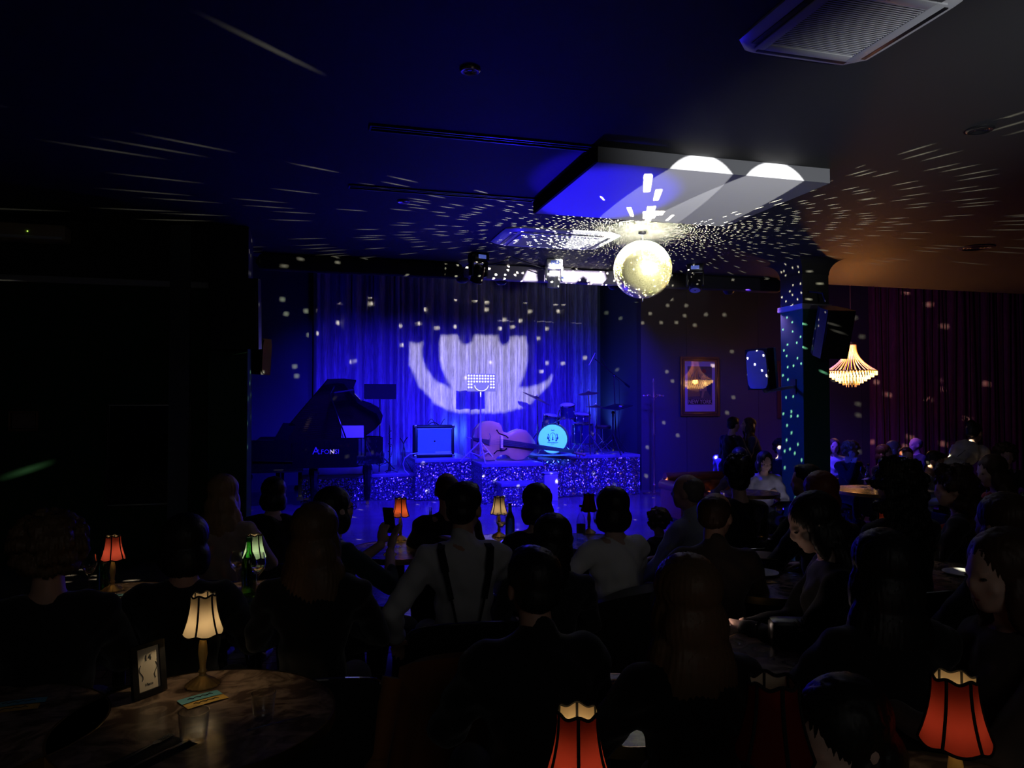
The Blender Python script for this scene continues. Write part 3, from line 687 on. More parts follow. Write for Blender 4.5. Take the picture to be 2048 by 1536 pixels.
# dark conductor stand by the piano
q = ony(760, 785, 13.9)
t = thing('music_stand', 'black solid-desk music stand behind the tail of the piano', 'music stand', (0, 0, 0))
hz = H_L
tripod(M_BLACK, t, q.x, q.y, hz, .3, .3)
MB().cyl((q.x, q.y, hz + .08), (q.x, q.y, q.z), .013).build('pole', M_BLACK, t)
MB().box((0, 0, 0), (.58, .012, .27), rot=(.12, .0, 0)).build('desk', M_CLOTHB, t, loc=q + Vector((0, -.03, .02)))
MB().box((q.x, q.y - .06, q.z - .12), (.56, .05, .01)).build('ledge', M_BLACK, t)
# amplifier
Y = 13.3; a, b = ony(829, 852, Y), ony(909, 908, Y); cx_ = (a.x + b.x) / 2; W_ = b.x - a.x; Hh = a.z - H_M
t = thing('guitar_amplifier', 'square combo guitar amplifier glowing blue on the stage', 'amplifier', (cx_, Y + .14, H_M + .01))
MB().box((0, .0, Hh / 2), (W_, .26, Hh), bev=.02).build('cabinet', M_CLOTHB, t)
fr = MB()
for sx in (-1, 1): fr.box((sx * (W_ / 2 - .035), -.135, Hh / 2), (.05, .02, Hh - .03), bev=.005)
for sz in (.03, Hh - .03): fr.box((0, -.135, sz), (W_ - .03, .02, .04), bev=.005)
fr.build('front_frame', M_BLACK, t)
MB().box((0, -.134, Hh / 2), (W_ - .1, .01, Hh - .08)).build('grille_cloth', mat('grille_cloth', (.16, .24, .28), .85, bump=(160, .5)), t)
MB().box((0, -.143, Hh - .063), (W_ - .1, .008, .012)).build('upper_piping', M_PLATE, t)
MB().box((0, -.143, .055), (W_ - .1, .008, .014)).build('lower_piping', M_PLATE, t)
MB().box((W_ * .22, -.145, .085), (W_ * .40, .008, .022)).build('name_strip', M_PLATE, t)
MB().cyl((0, -.14, Hh / 2), (0, -.147, Hh / 2), .014, n=16).build('emblem', M_CHROME, t)
for sx in (-1, 1):
    for z_ in (.02, Hh - .02): MB().box((sx * (W_ / 2 - .02), -.13, z_), (.05, .05, .05), bev=.01).build('corner_guard', M_CHROME, t)
MB().tube([Vector((-.1 + .2 * i / 6, 0, Hh + .05 * math.sin(PI * i / 6))) for i in range(7)], .01).build('handle', M_BLACK, t)
pts = [Vector((cx_ + W_ * .2 + .28 * u, Y + .1 + .0 * u, H_M + Hh + .04 + .08 * math.sin(u * 7) - .0)) for u in np.linspace(-.9, .2, 14)]
tag(MB().tube(pts, .006, 6).build('cable', M_BLACK), 'thin black cable curled on top of the guitar amplifier', 'cable')
# effects / small guitar stand left of the amp
q = ony(808, 940, 13.5)
t = thing('guitar_stand', 'empty black guitar stand left of the amplifier', 'guitar stand', (q.x, 13.5, H_L))
for s in (-1, 1): MB().tube([Vector((s * .14, -.12, 0)), Vector((s * .03, 0, .22)), Vector((0, .04, .5))], .010, 6).build('leg', M_BLACK, t)
MB().tube([Vector((0, .04, .5)), Vector((.02, .03, .56)), Vector((.06, -.02, .62))], .009, 6).tube([Vector((0, .04, .5)), Vector((-.04, .03, .56)), Vector((-.07, -.02, .60))], .009, 6).build('yoke', M_BLACK, t)
tag(MB().tube([ony(836, 906, 13.0), ony(820, 908, 13.0), ony(810, 916, 13.0), ony(806, 928, 13.05), ony(809, 940, 13.1), ony(818, 949, 13.1)], .008, 6).build('cable', mat('grey_cable', (.5, .5, .55), .5)), 'grey cable looping off the stage below the amplifier', 'cable')
# saxophone / clarinet on stand
q = ony(779, 930, 13.45)
t = thing('clarinet', 'silver-keyed clarinet standing upright behind the piano tail', 'clarinet', (q.x, 13.45, H_L))
zt = Z(779, 850, 13.45) - H_L
MB().lathe([(.03, .02), (.022, .1), (.014, .16), (.014, zt * .8), (.01, zt - .06), (.004, zt)], 12).build('body', M_BLACK, t)
for k in range(14):
    a = k * 1.9; MB().cyl((.014 * math.cos(a), .014 * math.sin(a), .15 + k * .045), (.028 * math.cos(a), -.026, .15 + k * .045), .011, .009, 8).build('key', M_CHROME, t)
MB().tube([Vector((.03, -.01, .3)), Vector((.05, -.02, .4)), Vector((.045, -.02, .48)), Vector((.02, -.01, .5))], .006, 6).build('key_rod', M_CHROME, t)
for k in range(3): a = k * 2.1; MB().cyl((0, 0, .05), (.13 * math.cos(a), .13 * math.sin(a), .01), .008).build('stand_leg', M_BLACK, t)
# double bass on its side
Yb = 12.75
t = thing('double_bass', 'brown double bass lying on its side on the stage', 'double bass', (0, 0, 0))
M_BASS = mat('bass_varnish', (.36, .22, .11), .3, coat=.5, var=.35, bump=(4, 0))
up_, dn_ = [], []
outl = [(947,868),(950,850),(960,837),(972,831),(985,831),(998,835),(1003,841),(1003,847),(1008,853),(1019,855),(1030,850),(1040,847),(1051,849),(1060,858),(1068,869),(1072,878),(1068,888),(1058,899),(1046,908),(1032,909),(1022,906),(1018,901),(1011,898),(1002,899),(994,903),(991,908),(978,909),(964,907),(952,899),(946,885)]
P = [ony(x, y, Yb) for x, y in outl]; zmin = min(p.z for p in P); dzb = H_C + .012 - zmin
cB = sum(P, Vector()) / len(P); tb = .2
mb = MB(); rings = []
for s, dy in ((.0, -.028), (.55, -.022), (.93, -.006), (1, .0), (.985, .02), (.985, tb - .02), (1, tb), (.6, tb + .02)):
    rings.append([mb.bm.verts.new((cB.x + (p.x - cB.x) * max(s, .01), Yb + dy, cB.z + (p.z - cB.z) * max(s, .01) + dzb)) for p in P])
for A, B in zip(rings[:-1], rings[1:]):
    for i in range(len(P)): mb.bm.faces.new((A[i], A[(i + 1) % len(P)], B[(i + 1) % len(P)], B[i]))
mb.bm.faces.new(rings[-1]); mb.build('body', M_BASS, t)
def bq(px, py, dy): v = ony(px, py, Yb); return Vector((v.x, Yb + dy, v.z + dzb))
for pl in ([(993,849),(997,855),(1004,858),(1011,860),(1015,864)], [(988,895),(993,890),(1000,889),(1008,889),(1012,886)]):
    MB().tube([bq(x, y, -.03) for x, y in pl], .008, 6).sph(bq(*pl[0], -.03), .014, 1).sph(bq(*pl[-1], -.03), .014, 1).build('f_hole', M_DARKIN, t)
fa, fb = bq(1003, 873, -.06), bq(1146, 892, -.06); fu = Vector((0, 0, 1)).cross(fb - fa).normalized(); fv = (fb - fa).cross(fu).normalized()
MB().poly3([fa + fv * .055, fb + fv * .028, fb - fv * .028, fa - fv * .055], Vector((0, .03, 0))).build('fingerboard', mat('ebony', (.03, .03, .04), .3), t)
bp = bq(1001, 872, 0)
MB().box((bp.x, Yb - .06, bp.z), (.04, .11, .22), rot=None, bev=.01).build('bridge', mat('maple', (.65, .55, .4), .5), t)
ta, tb_ = bq(977, 873, -.05), bq(946, 866, -.02)
MB().poly3([ta + Vector((0, 0, .045)), tb_ + Vector((0, 0, .02)), tb_ - Vector((0, 0, .02)), ta - Vector((0, 0, .045))], Vector((0, .02, 0))).build('tailpiece', mat('ebony', (.03, .03, .04), .3), t)
for k in range(4):
    o_ = (k - 1.5) * .018
    MB().cyl(ta + Vector((0, -.01, o_)), Vector((bp.x, Yb - .118, bp.z + o_ * 1.7)), .0022, n=5).cyl(Vector((bp.x, Yb - .118, bp.z + o_ * 1.7)), fb + Vector((.05, -.012, o_ * .7)), .0022, n=5).build('string', M_STEEL, t)
MB().cyl(bq(1070, 883, .06), bq(1146, 893, -.0), .035, .022, 12).build('neck', M_BASS, t)
sc0 = bq(1148, 894, -.03); sc1 = bq(1165, 898, -.03)
MB().cyl(bq(1143, 893, -.03), sc1, .028, .02, 10).sph(sc1 + Vector((.02, 0, -.0)), (.035, .03, .035), 2).build('scroll', M_BASS, t)
for k in range(4):
    c_ = sc0.lerp(sc1, .2 + .2 * k); s = 1 if k % 2 else -1
    MB().cyl(c_, c_ + Vector((0, 0, s * .06)), .007).sph(c_ + Vector((0, 0, s * .065)), (.018, .006, .012), 1).build('tuning_peg', M_BRASS, t)
MB().cyl(bq(946, 866, .08), bq(935, 864, .08), .008).build('endpin', M_STEEL, t)
MB().tube([bq(977, 878, -.05), bq(979, 862, -.09), bq(976, 855, -.1)], .006, 6).build('pickup_microphone', M_CHROME, t)

# drum kit -----------------------------------------------------------
Yk = 13.2
M_SHELL = mat('drum_shell', (.03, .02, .09), .15, .3, coat=.8); M_HEAD = mat('drum_head', (.75, .8, .8), .5)
def drum(name, label_part, t, c, r, depth, axis, lugs=8, head=M_HEAD):
    ax = Vector(axis).normalized(); M = Matrix.Translation(c) @ ax.to_track_quat('Z', 'Y').to_matrix().to_4x4()
    o = MB().lathe([(r * .985, -depth / 2), (r * .985, depth / 2)], 32).build(name, M_SHELL, t); o.matrix_world = M
    for s in (-1, 1):
        h = MB().lathe([(r * 1.0, s * (depth / 2 - .015)), (r * 1.03, s * (depth / 2 - .015)), (r * 1.03, s * (depth / 2 + .008)), (r * .97, s * (depth / 2 + .008))], 32).build('hoop', M_CHROME, o)
        MB().lathe([(.0, s * (depth / 2)), (r * .98, s * (depth / 2))], 32).build('drum_head', head, o)
    for k in range(lugs):
        a = 2 * PI * (k + .5) / lugs
        MB().cyl((r * 1.02 * math.cos(a), r * 1.02 * math.sin(a), -depth / 2), (r * 1.02 * math.cos(a), r * 1.02 * math.sin(a), depth / 2), .006, n=6).sph((r * 1.02 * math.cos(a), r * 1.02 * math.sin(a), 0), (.014, .014, .028), 1).build('lug', M_CHROME, o)
    return o
kit = thing('drum_kit', 'drum kit with pale crested bass drum on the right of the stage', 'drum kit', (0, 0, 0))
bc = ony(1106, 876, Yk); rB = abs(ony(1106, 876, Yk).z - (H_R + .02)); rB = .275
bd_c = Vector((bc.x + .07, Yk + .2, H_R + .015 + rB))
ax = Vector((-.38, -1, 0)).normalized()
bd = drum('bass_drum', '', kit, bd_c, rB, .40, ax, 10, mat('bass_head', (.55, .85, .82), .55))
M_CREST = mat('crest_ink', (.02, .06, .10), .7)
fz = .2 + .0025      # crest on the front head, in the drum's own frame (z forward)
Rm = (Matrix.Translation(bd_c) @ ax.to_track_quat('Z', 'Y').to_matrix().to_4x4())
inv = Rm.inverted().to_3x3(); ez = inv @ Vector((0, 0, 1)); ex = inv @ Vector((1, .0, 0)); ex = (ex - ez * ex.dot(ez)); ex.z = 0; ex.normalize()
def cr(u, v): return Vector((0, 0, fz)) + ex * u + ez * v
mb = MB()
ringp = [cr(.055 * math.cos(a), .035 + .075 * math.sin(a)) for a in np.linspace(-.6, PI + .6, 18)]; mb.tube(ringp, .0035, 5)
mb.cyl(cr(0, .0), cr(0, .09), .005, .003, 5); mb.sph(cr(0, -.01), (.018, .018, .018), 1); mb.sph(cr(0, .02), (.013, .013, .013), 1)
for s in (-1, 1):
    mb.tube([cr(s * .09, .07), cr(s * .075, .09), cr(s * .085, .05), cr(s * .10, .02), cr(s * .08, -.01), cr(s * .06, -.02)], .006, 5)
    mb.sph(cr(s * .085, .015), (.022, .022, .03), 1); mb.sph(cr(s * .065, -.03), (.018, .018, .014), 1)
mb.tube([cr(-.10, -.06), cr(-.05, -.072), (cr(0, -.065)), cr(.05, -.075), cr(.10, -.065)], .0045, 5)
mb.tube([cr(-.03, -.095), cr(.03, -.095)], .003, 5); mb.tube([cr(-.03, .165), cr(0, .155), cr(.03, .165)], .006, 5)
mb.build('crest', M_CREST, bd)
for s in (-1, 1): MB().cyl(bd_c + Vector((s * rB * .8, -.05, -rB * .5)), bd_c + Vector((s * (rB + .08), -.16, -rB - .01)), .009).build('spur', M_CHROME, kit)
c_ = ony(1135, 822, Yk + .1); drum('tom_drum', '', kit, c_, .14, .24, (-.1, -.25, 1), 6)
MB().cyl(c_ + Vector((-.04, .03, -.12)), bd_c + Vector((0, 0, rB)), .014).cyl(c_ + Vector((-.16, .0, .02)), c_ + Vector((-.22, .02, -.25)), .010).build('tom_mount', M_CHROME, kit)
c_ = ony(1102, 845, Yk + .4); drum('tom_drum', '', kit, c_, .16, .28, (.1, -.2, 1), 6)
MB().cyl(c_ + Vector((.13, -.05, .1)), bd_c + Vector((-.02, .1, rB)), .012).build('tom_mount', M_CHROME, kit)
c_ = ony(1163, 835, Yk + .3); drum('snare_drum', '', kit, c_, .17, .14, (.05, -.2, 1), 8, M_HEAD)
MB().cyl(c_ + Vector((0, 0, -.1)), (c_.x, c_.y, H_R + .3), .014).build('snare_pole', M_CHROME, kit)
for k in range(3): a = k * 2.1 + .3; MB().cyl((c_.x, c_.y, H_R + .33), (c_.x + .24 * math.cos(a), c_.y + .24 * math.sin(a), H_R + .012), .009).build('snare_leg', M_CHROME, kit)
c_ = ony(1165, 872, Yk + .35); drum('floor_tom', '', kit, Vector((c_.x, c_.y, H_R + .36)), .2, .38, (0, 0, 1), 8)
for k in range(3): a = k * 2.1; MB().cyl((c_.x + .21 * math.cos(a), c_.y + .21 * math.sin(a), H_R + .5), (c_.x + .23 * math.cos(a), c_.y + .23 * math.sin(a), H_R + .01), .008).build('floor_tom_leg', M_CHROME, kit)
def cymbal(label, px, py, Y, r, tilt, base_px, hub=.4):
    c = ony(px, py, Y); t = thing('cymbal_stand', label, 'cymbal', (0, 0, 0))
    cym = MB().lathe([(.012, .02), (.035, .018), (.05, .004), (r * .5, -.004), (r, -.022), (r, -.026), (r * .5, -.008), (.05, .0)], 36).build('cymbal', mat('bronze', (.5, .36, .2), .3, .9), t)
    cym.location = c; cym.rotation_euler = tilt
    MB().cyl(c + Vector((0, 0, -.02)), c + Vector((0, 0, .05)), .008).sph(c + Vector((0, 0, .05)), .014, 1).build('wing_nut', M_CHROME, t)
    b = Vector((ony(base_px, 880, Y).x, Y, H_R))
    MB().cyl((b.x, b.y, H_R + .08), (b.x, b.y, c.z - .35), .014).cyl((b.x, b.y, c.z - .36), c + Vector((0, 0, -.02)), .009).cyl((b.x, b.y, H_R + .45), (b.x, b.y, H_R + .5), .02).build('pole', M_CHROME, t)
    tripod(M_CHROME, t, b.x, b.y, H_R, hub, .3, .011, .2); return t
cymbal('large tilted crash cymbal left of the drum kit', 1074, 795, 13.6, .29, (.18, .42, 0), 1075)
cymbal('upper dark cymbal on the front stand right of the drum kit', 1177, 785, 13.0, .19, (.1, -.12, 0), 1179)
cymbal('flat ride cymbal on the stand behind the upper cymbal', 1192, 812, 13.5, .2, (.05, .03, 0), 1193)
# boom microphone stand
t = thing('microphone_stand', 'tall boom microphone stand at the right end of the stage', 'microphone stand', (0, 0, 0))
Ym = 13.6; bx_ = ony(1232, 880, Ym).x; top = ony(1228, 752, Ym)
tripod(M_BLACK, t, bx_, Ym, H_R, .3, .32, .011, .9)
MB().cyl((bx_, Ym, H_R + .1), top, .012).sph(top, .025, 1).build('pole', M_BLACK, t)
MB().cyl(ony(1190, 718, Ym - .1), ony(1258, 773, Ym + .1), .010).cyl(ony(1250, 767, Ym + .08), ony(1259, 774, Ym + .1), .02).build('boom', M_BLACK, t)
MB().cyl(ony(1190, 707, Ym - .1), ony(1178, 730, Ym - .1), .013, .011).sph(ony(1190, 707, Ym - .1), .018, 1).build('microphone', M_CHROME, t)
pts = [ony(1203, 716, Ym), ony(1210, 728, Ym), ony(1218, 742, Ym), ony(1238, 762, Ym), ony(1239, 800, Ym), ony(1237, 850, Ym), ony(1240, 895, Ym)]
tag(MB().tube(pts, .005, 6).build('microphone_cable', M_BLACK), 'thin cable hanging along the boom microphone stand', 'cable')
# flat tray stand (percussion table) in front
t = thing('tray_stand', 'black stand with a flat tray top beside the boom microphone', 'stand', (0, 0, 0))
Yt = 12.98; bx_ = ony(1226, 880, Yt).x; tz = Z(1226, 822, Yt)
tripod(M_BLACK, t, bx_, Yt, H_R, .38, .34, .014, .55)
MB().cyl((bx_, Yt, H_R + .06), (bx_, Yt, tz), .018).sph((bx_, Yt, tz - .03), .035, 1).build('pole', M_BLACK, t)
tr = [ony(1203, 817, Yt - .1), ony(1235, 821, Yt - .25), ony(1266, 812, Yt + .05), ony(1231, 809, Yt + .3)]
MB().poly3(tr, (0, 0, .014)).build('tray', M_BLACK, t, smooth=False)
tag(MB().sph(Vector((ony(1240, 800, Yt).x, Yt - .02, ony(1240, 815, Yt).z + .022)), (.035, .02, .012), 2, rot=(0, .2, 0)).build('shaker', M_PLATE), 'small pale shaker on the tray stand', 'shaker')
# drum stool
q = ony(1206, 862, 14.2); t = thing('drum_stool', 'round-topped drum stool behind the cymbals', 'stool', (q.x, q.y, H_R))
MB().lathe([(.0, .50), (.15, .5), (.17, .47), (.15, .43), (0, .43)], 20).build('seat', mat('olive_vinyl', (.12, .11, .05), .5), t)
MB().cyl((0, 0, .1), (0, 0, .43), .015).build('pole', M_CHROME, t)
for k in range(3): a = k * 2.1; MB().cyl((0, 0, .2), (.2 * math.cos(a), .2 * math.sin(a), .01), .01).build('leg', M_CHROME, t)
# coat stand
q = onz(1308, 987, 0); t = thing('coat_stand', 'tall thin metal coat stand with curled arms right of the stage', 'coat stand', (q.x, q.y, 0))
M_ST = mat('tarnished_brass', (.45, .3, .22), .3, .9); ht = Z(1304, 757, q.y)
MB().lathe([(.21, .0), (.21, .012), (.16, .022), (.03, .03), (.025, .06)], 32, close=True).build('base', M_ST, t)
MB().lathe([(.02, .03), (.02, .14), (.03, .16), (.016, .19), (.016, ht * .5), (.026, ht * .51), (.016, ht * .53), (.013, ht * .8), (.024, ht * .82), (.015, ht * .84), (.011, ht - .08), (.018, ht - .06), (.010, ht)], 12).build('pole', M_ST, t)
za = Z(1304, 790, q.y)
for k in range(4):
    a = k * PI / 2 + .1; d = Vector((math.cos(a), math.sin(a), 0))
    MB().tube([d * .012 + Vector((0, 0, za - .05)), d * .07 + Vector((0, 0, za - .03)), d * .12 + Vector((0, 0, za + .01)), d * .16 + Vector((0, 0, za - .01)), d * .2 + Vector((0, 0, za - .02))], .011, 6).sph(d * .21 + Vector((0, 0, za - .015)), .022, 1).build('arm', M_ST, t)

# loudspeakers --------------------------------------------------------
def speaker(label, c, rz, tilt, size, front, yz=(0, 0)):
    t = thing('loudspeaker', label, 'speaker', c, rz); w_, d_, h_ = size
    M = Euler((tilt, 0, 0)).to_matrix().to_4x4()
    pts = [(-w_ / 2, -d_ / 2), (w_ / 2, -d_ / 2), (w_ / 2, 0), (w_ * .3, d_ / 2), (-w_ * .3, d_ / 2), (-w_ / 2, 0)]
    MB().prism(pts, h_, M @ Matrix.Translation((0, 0, -h_ / 2))).build('cabinet', M_BLACK, t, smooth=False)
    g = MB(); n = 12; ring = []
    for i in range(28):
        a = 2 * PI * i / 28; q = (abs(math.cos(a)) ** 6 + abs(math.sin(a)) ** 6) ** (-1 / 6); ring.append((w_ * .46 * math.cos(a) * q, h_ * .47 * math.sin(a) * q))
    g.prism(ring, .012, M @ Matrix.Translation((0, -d_ / 2, 0)) @ Matrix.Rotation(PI / 2, 4, 'X')); g.build('grille', front, t)
    b = MB().box((0, d_ / 2 - .02, -h_ * .1), (w_ * .3, .05, h_ * .5), rot=None, bev=.01).build('amplifier_panel', M_BLACK, t, rot=(tilt, 0, 0))
    for k in range(3): MB().cyl((0, d_ / 2 + .0, h_ * (.1 - k * .12)), (0, d_ / 2 + .015, h_ * (.1 - k * .12)), .012).build('control_knob', M_CHROME, b)
    return t
M_GR = mat('speaker_grille', (.22, .22, .25), .5)
q = ony(1535, 735, 8.55)
Ys = 8.7; q = Vector((onx(1526, 736, 5.95).x, 0, 0)); c = atd(1528, 737, 9.3)
speaker('blue-lit loudspeaker tilted on a bracket left of the column', c, -1.15, .12, (.30, .30, .50), mat('speaker_front', (.30, .30, .34), .6))
t = thing('speaker_bracket', 'blue steel bracket holding the tilted loudspeaker to the column', 'bracket', (0, 0, 0))
e0, e1 = atd(1530, 783, 9.25), Vector((6.32, 8.7, atd(1565, 773, 9.9).z))
MB().cyl(e0, e1, .022).cyl(e0, e0 + Vector((0, 0, .04)), .03).build('arm', mat('bracket_paint', (.5, .5, .55), .4), t)
MB().box((6.312, 8.7, e1.z), (.016, .12, .2)).build('wall_plate', M_BLACK, t)
c = atd(1660, 664, 9.6)
sp = speaker('large black loudspeaker hanging on the front of the column', c, -.1, .30, (.38, .36, .62), M_BLACK)
MB().tube([Vector((0, .1, .4)), Vector((.0, .15, .52)), Vector((-.1, .3, .56))], .012).build('hanging_bracket', M_BLACK, sp)
c = atd(476, 628, 8.0)
sp = speaker('large black loudspeaker hanging on the left pillar', c, -.12, .1, (.48, .35, .74), M_BLACK)
MB().tube([Vector((.05, .1, .36)), Vector((.05, .15, .45)), Vector((.0, .3, .5))], .012).build('hanging_bracket', M_BLACK, sp)
c = ony(517, 715, 9.4)
speaker('small dark loudspeaker on the stage side of the left pillar', Vector((-.52, 9.2, c.z)), .9, .05, (.16, .2, .42), M_BLACK)
# small stage truss speaker box below the camera-side column: floor cabinet with led
q = ony(1707, 940, 10.3)
t = thing('bar_cabinet', 'black cabinet with pale wooden top beyond the red-haired guest', 'cabinet', (q.x, 10.5, 0)); hh = Z(1695, 935, 10.3)
MB().box((0, 0, hh / 2), (.40, .4, hh), bev=.01).build('body', M_BLACK, t); MB().box((0, 0, hh + .01), (.42, .42, .02), bev=.004).build('top', mat('pale_wood', (.55, .38, .25), .5), t)
MB().sph((.0, -.2, hh - .26), .01, 1).build('status_light', mat('green_led', (.1, .3, .02), emit=(.45, 1, .1), es=2.5), t)
MB().box((0, -.203, hh - .3), (.3, .006, .4), bev=.003).build('door', M_BLACK, t)

# ================================================================== CHANDELIER
Yc = 10.72; cc = ony(1702, 742, Yc); sc_ = abs(ony(1742, 742, Yc).x - ony(1662, 742, Yc).x) / 2
t = thing('chandelier', 'lit crystal basket chandelier glowing amber beyond the column', 'chandelier', (cc.x, Yc, cc.z))
zt = ony(1702, 685, Yc).z - cc.z; zb = ony(1702, 776, Yc).z - cc.z
M_CRY = mat('crystal', (1.0, .72, .30), .15, emit=(1.0, .42, .06), es=.35)
MB().lathe([(sc_ * .22, zt), (sc_ * .22, zt - .03), (sc_ * .2, zt - .05)], 20).cyl((0, 0, zt), (0, 0, 4.78 - cc.z), .006, n=6).build('crown', M_BRASS, t)
MB().cyl((0, 0, 4.77 - cc.z), (0, 0, 4.8 - cc.z), .06).build('ceiling_rose', M_BRASS, t)
for k in range(30):
    a = 2 * PI * k / 30; pts = []
    for u in np.linspace(0, 1, 9): r = sc_ * (.2 + .8 * u ** 2.2); pts.append(Vector((r * math.cos(a), r * math.sin(a), zt - .04 + (-.0 - zt + .04) * u ** .9)))
    MB().tube(pts, .0065, 5).build('bead_strand', M_CRY, t)
MB().lathe([(sc_, .008), (sc_ * 1.02, 0), (sc_, -.012)], 40).build('ring', M_BRASS, t)
M_CRYB = mat('crystal_hot', (1.0, .85, .5), .1, emit=(1.0, .52, .11), es=6.0)
for tier in range(7):
    r = sc_ * (1.0 - tier * .135); z0 = -.01 - tier * (-zb) / 8.6
    mb = MB(); nn = max(8, int(52 * r / sc_))
    for k in range(nn):
        a = 2 * PI * k / nn; mb.cyl((r * math.cos(a), r * math.sin(a), z0), (r * math.cos(a), r * math.sin(a), z0 - (-zb) / 4.6), .007, .005, 5)
    o = mb.build('crystal_tier', M_CRYB if tier < 5 else M_CRY, t); o['kind'] = 'stuff'
lamp('chandelier_uplight', 'SPOT', (cc.x, Yc, cc.z + .1), 190, (1.0, .34, .07), .06, (cc.x + .3, Yc - 1.2, 4.6), 150, .6)
lamp('chandelier_lamp', 'POINT', (cc.x, Yc, cc.z - .04), 12, (1.0, .36, .07), .06)

# ================================================================== PICTURES
def frame_pic(label, a, b, Y, m, wd, inner, cat='picture', name='framed_poster', mt=0.0):
    t = thing(name, label, cat, ((a.x + b.x) / 2, Y, (a.z + b.z) / 2)); W2, H2 = (b.x - a.x), (a.z - b.z)
    for s in (-1, 1):
        MB().prism([(-H2 / 2, 0), (H2 / 2, 0), (H2 / 2 - wd, wd), (-H2 / 2 + wd, wd)], .03, Matrix.Translation((s * W2 / 2, 0, 0)) @ Matrix(((0, -s, 0, 0), (0, 0, -1, 0), (1, 0, 0, 0), (0, 0, 0, 1)))).build('frame_rail', m, t, smooth=False)
        MB().prism([(-W2 / 2, 0), (W2 / 2, 0), (W2 / 2 - wd, wd), (-W2 / 2 + wd, wd)], .03, Matrix.Translation((0, 0, s * H2 / 2)) @ Matrix(((1, 0, 0, 0), (0, 0, -1, 0), (0, -s, 0, 0), (0, 0, 0, 1)))).build('frame_rail', m, t, smooth=False)
        MB().box((s * (W2 / 2 - wd * .5), -.035, 0), (wd * .3, .012, H2 - wd), bev=.003).build('moulding', m, t)
        MB().box((0, -.035, s * (H2 / 2 - wd * .5)), (W2 - wd, .012, wd * .3), bev=.003).build('moulding', m, t)
    MB().box((0, -.008, 0), (W2 - wd * 1.9, .012, H2 - wd * 1.9)).build('mat_board', inner, t)
    return t, W2 - 2 * wd, H2 - 2 * wd
M_FRM = mat('frame_wood', (.10, .05, .02), .3, .2, coat=.4)
t, iw, ih = frame_pic('dark-framed travel poster reading NEW YORK on the grey wall', ony(1361, 713, 13.36), ony(1439, 832, 13.36), 13.385, M_FRM, .09, mat('mat_board', (.55, .42, .52), .6))
pw, ph = iw * .8, ih * .76; zp = ih * .02
fl_ = lambda nm, pts, m, y=-.017: MB().prism(pts, .0015, Matrix.Translation((0, y, zp)) @ Matrix.Rotation(PI / 2, 4, 'X')).build(nm, m, t, smooth=False)
fl_('print', [(-pw / 2, -ph / 2), (pw / 2, -ph / 2), (pw / 2, ph / 2), (-pw / 2, ph / 2)], mat('print_brown', (.16, .11, .08), .6, var=.5, bump=(12, 0)), -.0145)
fl_('print_band', [(-pw / 2, -ph / 2), (pw / 2, -ph / 2), (pw / 2, -ph * .36), (-pw / 2, -ph * .36)], mat('print_dark', (.05, .02, .02), .6), -.0165)
fl_('print_bridge', [(-pw * .5, -ph * .3), (-pw * .5, ph * .4), (-pw * .3, ph * .2), (-pw * .1, ph * .42), (0, -ph * .28)], mat('print_ochre', (.35, .2, .06), .6), -.0165)
fl_('print_coat', [(pw * .0, -ph * .15), (pw * .28, -ph * .15), (pw * .27, ph * .22), (pw * .16, ph * .28), (pw * .04, ph * .22)], mat('print_tan', (.5, .3, .12), .6), -.0180)
fl_('print_figure', [(pw * .28, -ph * .12), (pw * .45, -ph * .3), (pw * .5, ph * .1), (pw * .36, ph * .25), (pw * .28, ph * .2)], mat('print_navy', (.03, .03, .08), .6), -.0180)
fl_('print_hat', [(pw * (.17 + .085 * math.cos(a)), ph * (.38 + .06 * math.sin(a))) for a in np.linspace(0, 6, 14)], mat('print_red', (.3, .06, .03), .6), -.0180)
fl_('print_legs', [(pw * .05, -ph * .32), (pw * .12, -ph * .32), (pw * .2, -ph * .14), (pw * .1, -ph * .12)], mat('print_tan', (.5, .3, .12), .6), -.0180)
text('poster_lettering', 'NEW YORK', .115, mat('lettering_tan', (.6, .4, .3), .6), t, (0, -.0185, zp - ph * .43), (PI / 2, 0, 0), .0006, .002, sx=.86)
MB().box((0, -.028, 0), (iw, .003, ih)).build('glass', M_PANE, t)
t, iw, ih = frame_pic('second dark framed picture mostly hidden behind the column', ony(1554, 722, 13.36), ony(1640, 836, 13.36), 13.385, M_FRM, .09, mat('mat_board', (.55, .42, .52), .6))
MB().box((0, -.02, 0), (iw * .75, .002, ih * .75)).build('print', mat('print_brown', (.16, .11, .08), .6), t)
t, iw, ih = frame_pic('small thin-framed dark picture at far left of the left wall', ony(16, 822, 8.7), ony(75, 862, 8.7), 8.74, mat('bronze_frame', (.25, .14, .07), .4, .5), .02, M_CLOTHB)
MB().box((0, -.016, 0), (iw * .9, .003, ih * .9)).build('print', mat('print_brown', (.16, .11, .08), .6), t)
t, iw, ih = frame_pic('large dark mirror with thin bright rim on the left wall', ony(212, 806, 8.7), ony(380, 1012, 8.7), 8.74, M_BLACK, .03, M_CLOTHB, 'mirror', 'wall_mirror')
MB().box((0, -.016, 0), (iw, .004, ih)).build('mirror_glass', mat('dark_mirror', (.28, .28, .28), .03, 1.0), t)
for z_ in (ih / 2, -ih / 2): MB().box((0, -.045, z_ + .005), (iw, .012, .014)).build('rim', mat('rim_metal', (.8, .8, .78), .25, .7), t)

